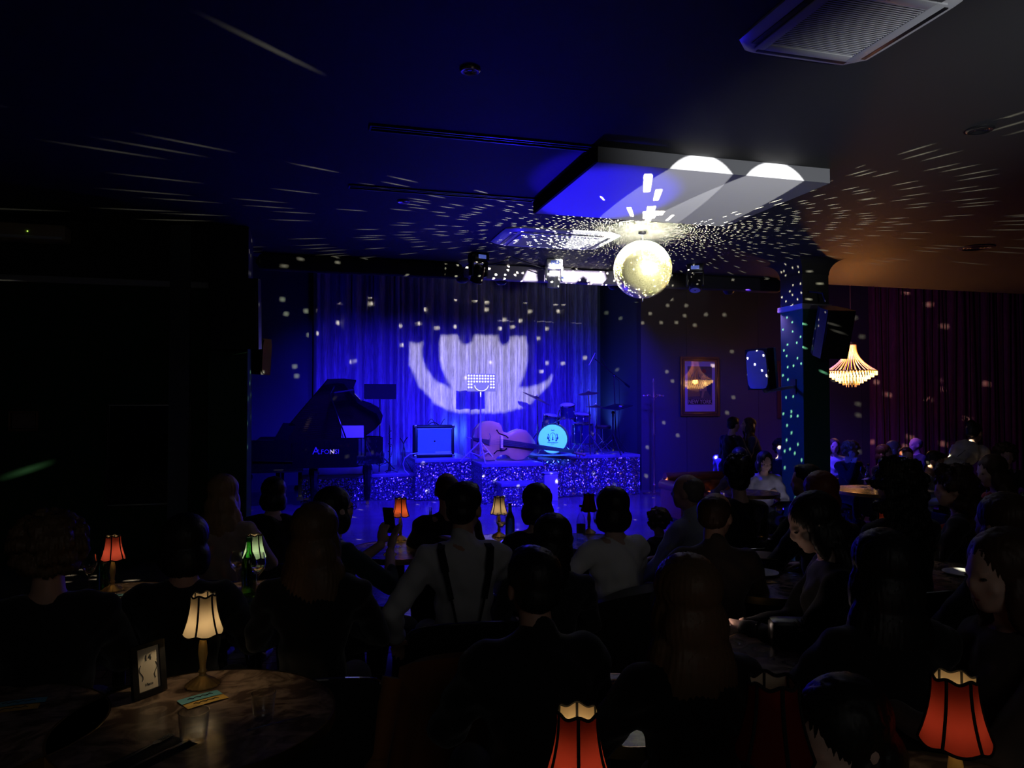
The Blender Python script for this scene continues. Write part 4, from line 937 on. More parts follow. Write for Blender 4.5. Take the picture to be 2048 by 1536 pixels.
# ================================================================== SOFA
t = thing('chesterfield_sofa', 'brown leather chesterfield sofa with buttoned back by the grey wall', 'sofa', (atd(1325, 960, 10.9).x + .8, atd(1440, 960, 10.9).y, 0)); t.scale = (.86, .86, .80)
M_LEA = mat('oxblood_leather', (.30, .10, .05), .35, bump=(30, .1)); L = 1.9
MB().box((0, 0, .24), (L - .3, .75, .28), bev=.04).build('frame', M_LEA, t)
for k in range(3): MB().box((-.52 + k * .52, -.05, .43), (.51, .62, .13), bev=.04).build('seat_cushion', M_LEA, t)
mb = MB(); nx, nz = 64, 16; g = []
for j in range(nz + 1):
    v = j / nz; row = []
    for i in range(nx + 1):
        u = i / nx; x = -L / 2 + .1 + (L - .2) * u; k1 = abs(math.sin(PI * (u * 9 + v * 2.2))) * abs(math.sin(PI * (u * 9 - v * 2.2)))
        row.append(mb.bm.verts.new((x, .26 - .05 * math.sqrt(k1) + (.05 if v > .8 else 0), .40 + .38 * v)))
    g.append(row)
for A, B in zip(g[:-1], g[1:]):
    for i in range(nx): mb.bm.faces.new((A[i], A[i + 1], B[i + 1], B[i]))
mb.build('buttoned_back', M_LEA, t)
MB().cyl((-L / 2 + .1, .33, .76), (L / 2 - .1, .33, .76), .085, n=16).box((0, .34, .42), (L - .2, .12, .7), bev=.03).build('back_roll', M_LEA, t)
for s in (-1, 1):
    MB().cyl((s * (L / 2 - .1), -.38, .62), (s * (L / 2 - .1), .38, .62), .10, n=16).box((s * (L / 2 - .1), 0, .33), (.15, .74, .5), bev=.03).build('rolled_arm', M_LEA, t)
    for y_ in (-.3, .3): MB().lathe([(.02, 0), (.035, .03), (.02, .06), (.03, .1)], 10, (s * (L / 2 - .2), y_, 0)).build('foot', M_DARKW, t)
# ================================================================== TABLES, LAMPS AND TABLEWARE
M_SHADE = {'cream': shade_mat('shade_cream', (.26, .215, .15)), 'red': shade_mat('shade_red', (.13, .014, .009)), 'orange': shade_mat('shade_orange', (.40, .075, .028)), 'teal': shade_mat('shade_teal', (.16, .30, .25)), 'pink': shade_mat('shade_pink', (.20, .032, .024)), 'dark': shade_mat('shade_oxblood', (.25, .02, .015))}
M_TRIMB = mat('shade_trim', (.008, .007, .007), .9)
M_LINING = shade_mat('shade_lining', (.9, .78, .55))
def table(label, px, py, zt=.75, r=.36, group=None):
    q = onz(px, py, zt); t = thing('round_table', label, 'table', (q.x, q.y, 0))
    MB().lathe([(0, zt - .03), (r - .004, zt - .03), (r - .004, zt), (0, zt)], 56).build('tabletop', M_MARBLE, t)
    MB().lathe([(r - .003, zt - .034), (r + .003, zt - .034), (r + .003, zt + .001), (r - .003, zt + .001)], 56).build('brass_rim', M_BRASS, t)
    MB().lathe([(.03, .03), (.03, zt - .05), (.08, zt - .03)], 20).build('pedestal', M_BLACK, t)
    MB().lathe([(.0, .03), (.1, .028), (.22, .012), (.22, 0), (0, 0)], 32).build('base', M_BLACK, t)
    t['zt'] = zt; t['r'] = r
    return t
def table_lamp(label, px, py, zt, col, power, s=1.0, sides=6, rot=.3, group=None, plastic=False):
    q = onz(px, py, zt); t = thing('table_lamp', label, 'lamp', (q.x, q.y, zt + .001), rot, group)
    H = .285 * s
    MB().lathe([(0, .0), (.050 * s, .0), (.051 * s, .004 * s), (.040 * s, .014 * s), (.020 * s, .026 * s), (.013 * s, .032 * s), (0, .034 * s)], 48, wob=lambda a, z: 1 + (.045 * math.cos(a * 16) if z < .02 * s else 0)).build('base', M_GOLD, t)
    MB().lathe([(.013 * s, .03 * s), (.009 * s, .038 * s), (.014 * s, .045 * s), (.009 * s, .053 * s), (.010 * s, .07 * s), (.0145 * s, .10 * s), (.013 * s, .125 * s), (.008 * s, .152 * s), (.013 * s, .158 * s), (.009 * s, .165 * s), (.008 * s, .175 * s)], 20).build('stem', M_GOLD, t)
    z0, z1 = .168 * s, H; r0, r1 = .062 * s, .038 * s
    def rr(u): return r1 + (r0 - r1) * (1 - u) ** 2.0
    per = 8; n = sides * per; rows = []
    mb = MB()
    for j in range(7):
        u = j / 6; row = []
        for i in range(n):
            a = 2 * PI * i / n; f = (i % per) / per; sc = math.sin(PI * f)
            z = z0 + (z1 - z0) * u + (0 if j < 6 else .0035 * s * math.cos(2 * PI * f))
            if j == 0: z = z0 + (-.008 * s) * sc
            R_ = rr(u) * (1 - .06 * sc * (1 if j < 6 else .3))
            row.append(mb.bm.verts.new((R_ * math.cos(a), R_ * math.sin(a), z)))
        rows.append(row)
    for A, B in zip(rows[:-1], rows[1:]):
        for i in range(n): mb.bm.faces.new((A[i], A[(i + 1) % n], B[(i + 1) % n], B[i]))
    sh = mb.build('lamp_shade', M_SHADE[col], t)
    for k in range(sides):
        a = 2 * PI * k / sides
        pts = [Vector((rr(u) * 1.012 * math.cos(a), rr(u) * 1.012 * math.sin(a), z0 + (z1 - z0) * u)) for u in np.linspace(0, 1, 6)]
        MB().tube(pts, .0032 * s, 5).build('rib_trim', M_TRIMB, sh)
    for j, u in ((0, 0), (6, 1)):
        pts = []
        for i in range(n + 1):
            a = 2 * PI * i / n; f = (i % per) / per; sc = math.sin(PI * f)
            z = z0 - .008 * s * sc if j == 0 else z1 + .0035 * s * math.cos(2 * PI * f)
            R_ = rr(u) * (1 - .06 * sc * (1 if j < 6 else .3)) * 1.008; pts.append(Vector((R_ * math.cos(a), R_ * math.sin(a), z)))
        MB().tube(pts, .0030 * s, 5).build('edge_trim', M_TRIMB, sh)
    MB().sph((0, 0, .215 * s), (.010 * s, .010 * s, .014 * s), 2).build('bulb', mat('bulb_' + ('on' if power else 'off'), (.9, .85, .7), .3, emit=(1, .75, .4) if power else None, es=3.0), t)
    if power: 
        l = lamp('bulb_light', 'POINT', (q.x, q.y, zt + .192 * s), power * .40, (1.0, .74, .42), .006); 
    return t
T1 = table('round marble table with brass rim holding the number 14 frame', 398, 1432, .75, .40)
T0 = table('round marble table at the bottom left corner with ticket slips', -60, 1460, .75, .36)
T2 = table('small marble table under the red lamp at left', 240, 1190, .75, .27)
T3 = table('small marble table under the teal lamp with green bottle', 512, 1188, .75, .30)
T4 = table('round table with the orange lamp near the dance floor', 800, 1098, .75, .33)
T5 = table('round table with the cream lamp beyond the suspenders man', 1012, 1085, .75, .33)
T6 = table('round table with the unlit dark lamp in front of the bob-haired woman', 1170, 1082, .75, .30)
T7 = table('round table with plates in front of the phone reader', 1530, 1165, .75, .33)
T8 = table('round table carrying handbag and phone at lower right of centre', 1610, 1305, .75, .30)
T9 = table('round table lit grey beside the foreground man in dark coat', 1240, 1412, .75, .28)
T10 = table('round table with red lamp among the curly-haired guests at right', 1880, 1150, .75, .42)
T11 = table('round table at the bottom right corner under the red lamp', 1915, 1640, .80, .33)
T12 = table('round table at the bottom centre under the red-shaded lamp', 1150, 1700, .78, .22)
T13 = table('dark far table with bottles beside the black cabinet at right', 1760, 980, .75, .48)
T14 = table('far table in blue light before the kissing couple', 1500, 985, .75, .3)

table_lamp('lit cream-shaded table lamp beside the number 14 frame', 405, 1371, .75, 'cream', 1.15, 1.06)
table_lamp('lit red-shaded table lamp at left beside knife and fork', 225, 1181, .75, 'pink', .8, .96, rot=.55)
table_lamp('lit teal-shaded table lamp behind the green bottle', 508, 1178, .75, 'teal', 1.2, .96, rot=.1)
table_lamp('lit orange-shaded table lamp behind a wine glass near dance floor', 801, 1080, .75, 'orange', .7, 1.0, rot=.52)
table_lamp('lit cream-shaded table lamp right of the suspenders man', 998, 1073, .75, 'cream', .8, .98, rot=.52)
table_lamp('unlit oxblood-shaded table lamp left of the bob-haired woman', 1178, 1066, .75, 'dark', 0, .98)
table_lamp('lit red-shaded table lamp among curly-haired guests at right', 1773, 1120, .75, 'pink', .55, 1.0, rot=.6)
table_lamp('pale green table lamp cut by the right edge of the photo', 2056, 1078, .75, 'teal', .3, 1.1)
table_lamp('large lit red-shaded table lamp in the bottom right corner', 1913, 1665, .80, 'red', .75, 1.13, rot=.45)
table_lamp('lit red-shaded table lamp at the bottom edge centre', 1156, 1748, .78, 'red', .85, 1.10, rot=.2)
table_lamp('unlit red-shaded table lamp at the bottom edge right of centre', 1549, 1720, .80, 'dark', 0, 1.22, rot=.3)

def tumbler(label, px, py, zt, s=1.0):
    q = onz(px, py, zt); t = thing('tumbler', label, 'glass', (q.x, q.y, zt + .002))
    MB().lathe([(0, 0), (.031 * s, 0), (.033 * s, .01), (.040 * s, .085 * s), (.0375 * s, .085 * s), (.0315 * s, .016), (0, .012)], 32).build('glass_body', M_GLASS, t); return t
def wine_glass(label, px, py, zt, fill=.0, s=1.0, group=None):
    q = onz(px, py, zt); t = thing('wine_glass', label, 'glass', (q.x, q.y, zt + .001), 0, group)
    MB().lathe([(0, 0), (.033 * s, 0), (.030 * s, .003), (.006, .010), (.0045, .02), (.0045, .095 * s), (.012, .105 * s), (.032 * s, .13 * s), (.038 * s, .16 * s), (.030 * s, .21 * s), (.0285 * s, .21 * s), (.036 * s, .16 * s), (.030 * s, .132 * s), (.008, .11 * s), (0, .108 * s)], 28).build('glass_body', M_GLASS, t)
    if fill: MB().lathe([(0, .11 * s), (.008, .112 * s), (.0295 * s, .133 * s), (.033 * s, .145 * s), (0, .145 * s)], 24).build('wine', M_WATER, t)
    return t
def bottle(label, px, py, zt, m, s=1.0, cap=M_BLACK, lab=False):
    q = onz(px, py, zt); t = thing('bottle', label, 'bottle', (q.x, q.y, zt + .001))
    MB().lathe([(0, 0), (.034 * s, 0), (.036 * s, .006), (.036 * s, .15 * s), (.030 * s, .175 * s), (.014 * s, .21 * s), (.013 * s, .265 * s), (0, .265 * s)], 24).build('glass_body', m, t)
    MB().cyl((0, 0, .26 * s), (0, 0, .278 * s), .0145 * s, n=16).build('cap', cap, t)
    if lab: MB().lathe([(.0365 * s, .05 * s), (.0365 * s, .12 * s)], 24).build('bottle_label', mat('bottle_label', (.12, .15, .14), .7), t)
    return t
tumbler('empty clear tumbler in the light pool on the number 14 table', 387, 1488, .75, 1.05)
tumbler('clear tumbler in shadow at right of the number 14 table', 527, 1438, .75, .9)
wine_glass('wine glass standing under the red lamp at left', 178, 1190, .75, 1, .95)
wine_glass('wine glass with white wine in front of the teal lamp', 515, 1192, .75, 1, 1.0)
wine_glass('dark wine glass left of the green bottle', 473, 1178, .75, 1, .9)
wine_glass('empty wine glass in front of the orange lamp', 792, 1094, .75, 0, 1.05)
wine_glass('wine glass in front of the cream lamp beyond suspenders man', 1002, 1086, .75, 1, .95)
wine_glass('wine glass left of the bob-haired woman in white', 1196, 1078, .75, 1, .9)
wine_glass('large round wine glass beside the blue-lit reader', 1540, 1078, .75, 0, 1.1)
wine_glass('wine glass partly hidden left of the large round one', 1516, 1074, .75, 0, 1.0)
bottle('green glass bottle in front of the teal lamp', 498, 1188, .75, M_GREENG, 1.0, mat('green_cap', (.05, .3, .05), .4))
bottle('dark bottle with tall neck right of the cream lamp', 1020, 1078, .75, mat('dark_green_glass', (.05, .22, .16), .05, trans=.6), .9)
bottle('clear water bottle with square label left of the unlit lamp', 1162, 1078, .75, M_GLASS, .85, lab=True)
bottle('small round clear bottle beyond the man with thinning hair', 861, 1072, .75, mat('blue_tint_glass', (.6, .75, 1.0), .05, trans=.9), .75, M_GLASS)
bottle('green bottle behind the red lamp at left', 206, 1178, .75, M_GREENG, .8)
tumbler('empty tumbler beside the white-cuffed hand at right', 1877, 1122, .75, 1.1)
bottle('clear bottle on the far table beside the black cabinet', 1737, 979, .75, M_GLASS, 1.0)
tumbler('tumbler on the far table nearest the waiter', 1756, 982, .75, 1.2)
wine_glass('wine glass on the far table behind the clear bottle', 1728, 975, .75, 0, 1.1)
q = onz(1750, 976, .75); t = thing('candle', 'small lit candle on the far table by the clear bottle', 'candle', (q.x, q.y, .751))
MB().lathe([(0, 0), (.03, 0), (.032, .05), (.028, .05), (.026, .02), (0, .02)], 20).build('holder', M_GLASS, t); MB().cyl((0, 0, .02), (0, 0, .035), .02).build('wax', M_PAPER, t)
MB().sph((0, 0, .055), (.006, .006, .016), 2).build('flame', mat('flame', (1, .5, .2), emit=(1, .5, .15), es=8), t)

# ticket slips
def slip(label, px, py, col, rz, ln=.13, wd=.045, zt=.75, lift=.002):
    q = onz(px, py, zt); mb = MB(); n = 10; lo = []; hi = []
    for i in range(n + 1):
        u = i / n - .5; z = .0022 * (1 - (2 * u) ** 2)
        lo.append(mb.bm.verts.new((u * ln, -wd / 2, z))); hi.append(mb.bm.verts.new((u * ln, wd / 2, z)))
    for i in range(n): mb.bm.faces.new((lo[i], lo[i + 1], hi[i + 1], hi[i]))
    t = thing('ticket_slip', label, 'ticket', (q.x, q.y, zt + lift), rz)
    mb.build('paper', mat('slip_' + col, {'blue': (.12, .42, .50), 'yellow': (.70, .42, .05)}[col], .7), t)
    MB().tube([Vector((-ln * .3 + ln * .06 * i, .006 * math.sin(i * 2.3), .0035)) for i in range(11)], .0012, 4).build('handwriting', mat('ink', (.03, .04, .05), .8), t)
slip('curled blue ticket slip beside the cream lamp base', 400, 1397, 'blue', .50, lift=.004)
slip('yellow ticket slip tucked beside the blue one near cream lamp', 412, 1404, 'yellow', .52)
slip('curled blue ticket slip on the bottom left table', 38, 1408, 'blue', .12, .15, lift=.004)
slip('yellow ticket slip on the bottom left table', 22, 1420, 'yellow', .12, .15)
slip('blue ticket slip under the red lamp at left', 230, 1192, 'blue', .0, .10)
slip('yellow ticket slip at the foot of the orange lamp', 793, 1085, 'yellow', .1, .12)
slip('yellow ticket slip beyond the foreground man in dark coat', 1226, 1366, 'yellow', .1, .07)
slip('yellow ticket slip beside the tumbler at right', 1842, 1120, 'yellow', .1, .1)
slip('yellow-green ticket slip on the phone reader table', 1527, 1166, 'yellow', .05, .14)

def fork(label, px, py, rz, zt=.753, L=.19, knife=False, group=None):
    q = onz(px, py, zt); t = thing('knife' if knife else 'fork', label, 'cutlery', (q.x, q.y, zt + .004), rz, group)
    MB().poly3([(-.006, -L / 2, 0), (.006, -L / 2, 0), (.003, L * .12, 0.0), (-.003, L * .12, 0)], (0, 0, .003)).build('handle', M_STEEL, t)
    if knife: MB().poly3([(-.004, L * .12, 0), (.004, L * .12, 0), (.009, L * .3, 0), (.006, L * .48, 0), (-.004, L * .5, 0)], (0, 0, .0015)).build('blade', M_STEEL, t)
    else:
        MB().poly3([(-.003, L * .12, 0), (.003, L * .12, 0), (.011, L * .2, 0), (.011, L * .26, 0), (-.011, L * .26, 0), (-.011, L * .2, 0)], (0, 0, .002)).build('neck', M_STEEL, t)
        for k in range(4): MB().box((-.009 + k * .006, L * .37, .001), (.0025, L * .24, .002)).build('tine', M_STEEL, t)
    return t
def napkin(label, px, py, rz, zt=.75, w_=.11, l_=.2):
    q = onz(px, py, zt); return tag(MB().box((0, 0, .001), (w_, l_, .002), bev=.0005).build('napkin', M_CLOTHB, loc=(q.x, q.y, zt + .0012), rot=(0, 0, rz)), label, 'napkin')
napkin('black napkin under fork and knife on the number 14 table', 305, 1510, -.75)
fork('fork on black napkin at front of the number 14 table', 292, 1500, -.62); fork('knife beside the fork on the number 14 table', 322, 1510, -.72, knife=True)
napkin('black napkin under cutlery by the red lamp', 246, 1222, -.2, w_=.12, l_=.13)
fork('fork on black napkin by the red lamp', 248, 1216, -.2, L=.17); fork('knife on black napkin by the red lamp', 257, 1218, -.2, L=.17, knife=True)
napkin('black napkin under cutlery by the green bottle', 512, 1206, -.3, w_=.1, l_=.12)
fork('fork on black napkin by the green bottle', 512, 1202, -.3, L=.17)
fork('long knife in shadow at right of number 14 table', 560, 1448, -1.2, knife=True)

# number frame
q = onz(300, 1392, .75); t = thing('number_frame', 'black table frame with card numbered 14 and a drawn flourish', 'table sign', (q.x, q.y, .753), .8)
w_, h_ = .115, .165; th = -.12
R_ = Matrix.Rotation(th, 3, 'X')
hold = lambda mb, nm, m: mb.build(nm, m, t, rot=(th, 0, 0), smooth=False)
for s in (-1, 1): hold(MB().box((s * (w_ / 2 - .008), 0, h_ / 2), (.020, .014, h_)), 'frame_rail', M_BLACK)
for z_ in (.008, h_ - .006): hold(MB().box((0, 0, z_), (w_ - .03, .014, .020 if z_ < .1 else .014)), 'frame_rail', M_BLACK)
hold(MB().box((0, .002, h_ / 2), (w_ - .03, .004, h_ - .02)), 'card', M_PAPER)
M_INK = mat('ink', (.03, .04, .05), .8)
def txt(nm, b, s, z_): 
    o = text(nm, b, s, M_INK, t, R_ @ Vector((0, -.0012, z_)), (PI / 2 + th, 0, 0), .0004); return o
txt('number', '14', .026, .118); txt('word', 'Menu', .012, .036)
for s in (-1, 1):
    MB().tube([Vector((s * (.026 + .006 * math.sin(u * 6)), -.001, .10 - .05 * u)) for u in np.linspace(0, 1, 14)], .0009, 4).build('flourish', M_INK, t, rot=(th, 0, 0))
MB().cyl(R_ @ Vector((0, .01, h_ * .7)), (0, .075, .004), .004).build('easel_leg', M_BLACK, t)

# ================================================================== CHAIRS
def chair(label, loc, rz, h=.45, m=None, group=None):
    t = thing('tub_chair', label, 'chair', (loc[0], loc[1], 0), rz, group); m = m or M_CLOTHB
    MB().lathe([(0, h - .09), (.20, h - .09), (.225, h - .06), (.22, h - .01), (.17, h), (0, h + .004)], 28).build('seat', m, t)
    mb = MB(); n = 20; rows = []
    for (r, z) in ((.235, h - .06), (.25, h + .12), (.265, h + .30), (.245, h + .31), (.225, h + .12), (.215, h - .06)):
        rows.append([mb.bm.verts.new((r * math.sin(a), -r * math.cos(a), z - (.14 * (abs(a) / 1.75) ** 2 if z > h + .2 else 0))) for a in np.linspace(-1.75, 1.75, n)])
    rows.append(rows[0])
    for A, B in zip(rows[:-1], rows[1:]):
        for i in range(n - 1): mb.bm.faces.new((A[i], A[i + 1], B[i + 1], B[i]))
    mb.build('backrest', m, t)
    pts = [Vector((.258 * math.sin(a), -.258 * math.cos(a), h + .315 - .14 * (abs(a) / 1.75) ** 2)) for a in np.linspace(-1.75, 1.75, 16)]
    MB().tube(pts, .006, 6).build('back_rim', M_STEEL, t)
    for a in (.6, 2.54, -.6, -2.54): MB().cyl((.17 * math.sin(a), .17 * math.cos(a), h - .08), (.23 * math.sin(a), .23 * math.cos(a), 0), .012, .009).build('leg', M_BLACK, t)
    return t

# ================================================================== PEOPLE
def remesh(mb, vox, it=3):
    me = mb.mesh(False); o = bpy.data.objects.new('tmp', me); COL.objects.link(o)
    r = o.modifiers.new('r', 'REMESH'); r.mode = 'VOXEL'; r.voxel_size = vox
    s = o.modifiers.new('s', 'SMOOTH'); s.factor = .6; s.iterations = it
    bpy.context.view_layer.update()
    me2 = bpy.data.meshes.new_from_object(o.evaluated_get(bpy.context.evaluated_depsgraph_get()))
    bpy.data.objects.remove(o); bpy.data.meshes.remove(me)
    me2.polygons.foreach_set('use_smooth', [True] * len(me2.polygons)); return me2
def limb(mb, pts, rs, sub=2):
    for (a, b, r1, r2) in zip(pts[:-1], pts[1:], rs[:-1], rs[1:]): mb.cyl(a, b, r1, r2, 14)
    for p, r in zip(pts, rs): mb.sph(p, r, sub)
def elbow(S, Hn, l1, l2, out):
    d = Hn - S; L = min(d.length, (l1 + l2) * .985); d.normalize(); a = (l1 ** 2 - l2 ** 2 + L ** 2) / (2 * L); h = math.sqrt(max(l1 ** 2 - a ** 2, 0))
    o = (out - d * out.dot(d)).normalized(); return S + d * a + o * h, S + d * L
def hand(mb, wrist, d, up, side, curl=.6, spread=.018):
    """palm, four unequal bent fingers and a thumb from the side of the palm"""
    d = d.normalized(); up = (up - d * up.dot(d)).normalized(); s = d.cross(up) * side
    pc = wrist + d * .055; M = Matrix((s, d, up)).transposed()
    bmv = bmesh.ops.create_icosphere(mb.bm, subdivisions=2, radius=1.0)['verts']
    bmesh.ops.scale(mb.bm, vec=(.042, .055, .017), verts=bmv); bmesh.ops.transform(mb.bm, matrix=Matrix.Translation(pc) @ M.to_4x4(), verts=bmv)
    for k, (off, L) in enumerate(((-.030, .070), (-.010, .080), (.010, .075), (.030, .058))):
        p = wrist + d * .09 + s * off * (-1); dd = (d + s * (-off) * spread * 40).normalized(); pts = [p]; ang = 0
        for seg in (.45, .32, .23): ang += curl * .55; v = dd * math.cos(ang) - up * math.sin(ang); pts.append(pts[-1] + v * L * seg)
        limb(mb, pts, [.0095, .009, .008, .007], 1)
    b = wrist + d * .03 + s * .03; p1 = b + (s * .8 + d * .5 - up * .2).normalized() * .04; p2 = p1 + (s * .25 + d * .9 - up * .4).normalized() * .032
    limb(mb, [b, p1, p2], [.014, .011, .008], 1)

CACHE = {}
def skeleton(s, lean, hands, standing, head_rot, bend=0):
    """joint positions in the person's own frame: facing +Y, origin on the floor below the hips"""
    J = {}; hip = Vector((0, 0, s + .10)); R = Matrix.Rotation(-lean, 3, 'X')
    f = lambda x, y, z: hip + R @ Vector((x, y, z))
    J['hip'] = hip; J['waist'] = f(0, 0, .16); J['chest'] = f(0, .005, .33); J['neck0'] = f(0, -.01, .48)
    nk = R @ Vector((0, .02, 1)); J['neck1'] = J['neck0'] + Vector((0, .02 + .03 * math.sin(lean), .09))
    HR = Euler((head_rot[0], head_rot[2], head_rot[1]), 'XYZ').to_matrix(); J['rot'] = HR
    J['head'] = J['neck1'] + HR @ Vector((0, .02, .085))
    for n_, sd in (('L', -1), ('R', 1)):
        S = f(sd * .165, 0, .43); J['S' + n_] = S
        tgt = Vector(hands[n_]); out = Vector((sd * .7, -.35, -.6)); E_, W_ = elbow(S, tgt, .28, .25, out); J['E' + n_] = E_; J['W' + n_] = W_
        J['H' + n_] = hip + Vector((sd * .09, 0, -.02))
        if standing: J['K' + n_] = Vector((sd * .10, .04, s * .52)); J['A' + n_] = Vector((sd * .11, -.01, .09))
        else: J['K' + n_] = Vector((sd * .13, .43, s + .06)); J['A' + n_] = Vector((sd * .13, .40, .09))
    return J
def body_mesh(J, vox, hand_dir=None, female=False):
    mb = MB(); HR = J['rot']; hd = J['head']
    limb(mb, [J['hip'], J['waist'], J['chest']], [.12, .11, .12])
    mb.sph(J['chest'] + Vector((0, 0, .04)), (.15, .095, .13), 3); mb.sph(J['hip'], (.165, .12, .12), 3)
    limb(mb, [J['SL'], J['neck0'] + Vector((0, 0, -.03)), J['SR']], [.055, .075, .055])
    limb(mb, [J['neck0'], J['neck1'], hd + HR @ Vector((0, -.01, -.04))], [.058, .052, .05])
    def hs(c, r): 
        bmv = bmesh.ops.create_icosphere(mb.bm, subdivisions=3, radius=1.0)['verts']; bmesh.ops.scale(mb.bm, vec=r, verts=bmv)
        bmesh.ops.transform(mb.bm, matrix=Matrix.Translation(hd) @ HR.to_4x4() @ Matrix.Translation(c), verts=bmv)
    hs((0, -.005, .03), (.076, .095, .088)); hs((0, .025, -.035), (.058, .068, .075)); hs((0, .055, -.085), (.03, .03, .022))
    hs((0, .094, -.02), (.011, .018, .024)); hs((0, .085, .012), (.05, .012, .012)); hs((0, .082, -.062), (.024, .012, .009))
    for s_ in (-1, 1): hs((s_ * .077, -.008, -.012), (.010, .02, .032)); hs((s_ * .04, .062, -.028), (.022, .02, .02))
    for n_, sd in (('L', -1), ('R', 1)):
        limb(mb, [J['S' + n_], J['E' + n_], J['W' + n_]], [.048, .038, .026])
        d = (J['W' + n_] - J['E' + n_]); upv = (hand_dir or {}).get(n_, Vector((0, 0, 1))); cl = (hand_dir or {}).get('c' + n_, .5)
        hdv = (hand_dir or {}).get('d' + n_, d)
        hand(mb, J['W' + n_], hdv, upv, -sd, cl)
        limb(mb, [J['H' + n_], J['K' + n_], J['A' + n_]], [.085, .055, .038])
        a = J['A' + n_]; limb(mb, [a + Vector((0, -.02, -.04)), a + Vector((0, .13, -.06))], [.035, .026])
    return remesh(mb, vox)
def top_mesh(J, vox, sleeve=1.0, collar=False, bulk=1.0, short=False):
    mb = MB(); b = bulk
    limb(mb, [J['hip'] + Vector((0, 0, .0)), J['waist'], J['chest']], [.135 * b, .125 * b, .135 * b])
    mb.sph(J['chest'] + Vector((0, 0, .04)), (.165 * b, .112 * b, .145), 3); mb.sph(J['hip'] + Vector((0, 0, .03)), (.18 * b, .135 * b, .12), 3)
    limb(mb, [J['SL'], J['neck0'] + Vector((0, 0, -.035)), J['SR']], [.066 * b, .078, .066 * b])
    if collar: limb(mb, [J['neck0'] + Vector((0, 0, -.01)), J['neck0'] + Vector((0, .008, .045))], [.07, .064])
    for n_ in 'LR':
        E_, W_ = J['E' + n_], J['W' + n_]; w = E_.lerp(W_, sleeve if not short else 0)
        if short: limb(mb, [J['S' + n_], J['S' + n_].lerp(E_, .5)], [.06 * b, .056 * b])
        else: limb(mb, [J['S' + n_], E_, w], [.06 * b, .05 * b, .037 * b])
    me = remesh(mb, vox, 4)
    n = len(me.vertices); co = np.empty(n * 3, np.float32); me.vertices.foreach_get('co', co); co = co.reshape(-1, 3)
    no = np.empty(n * 3, np.float32); me.vertices.foreach_get('normal', no); no = no.reshape(-1, 3)
    wv = .004 * np.sin(co[:, 2] * 55 + 3 * np.sin(co[:, 0] * 18 + co[:, 1] * 9)) + .003 * np.sin(co[:, 0] * 60 + co[:, 2] * 31)
    co += no * wv[:, None]; me.vertices.foreach_set('co', co.ravel()); return me
def legs_mesh(J, vox):
    mb = MB()
    mb.sph(J['hip'] + Vector((0, 0, -.015)), (.175, .135, .11), 3)
    for n_ in 'LR': limb(mb, [J['H' + n_], J['K' + n_], J['A' + n_] + Vector((0, 0, .02))], [.10, .075, .058])
    return remesh(mb, vox, 3)
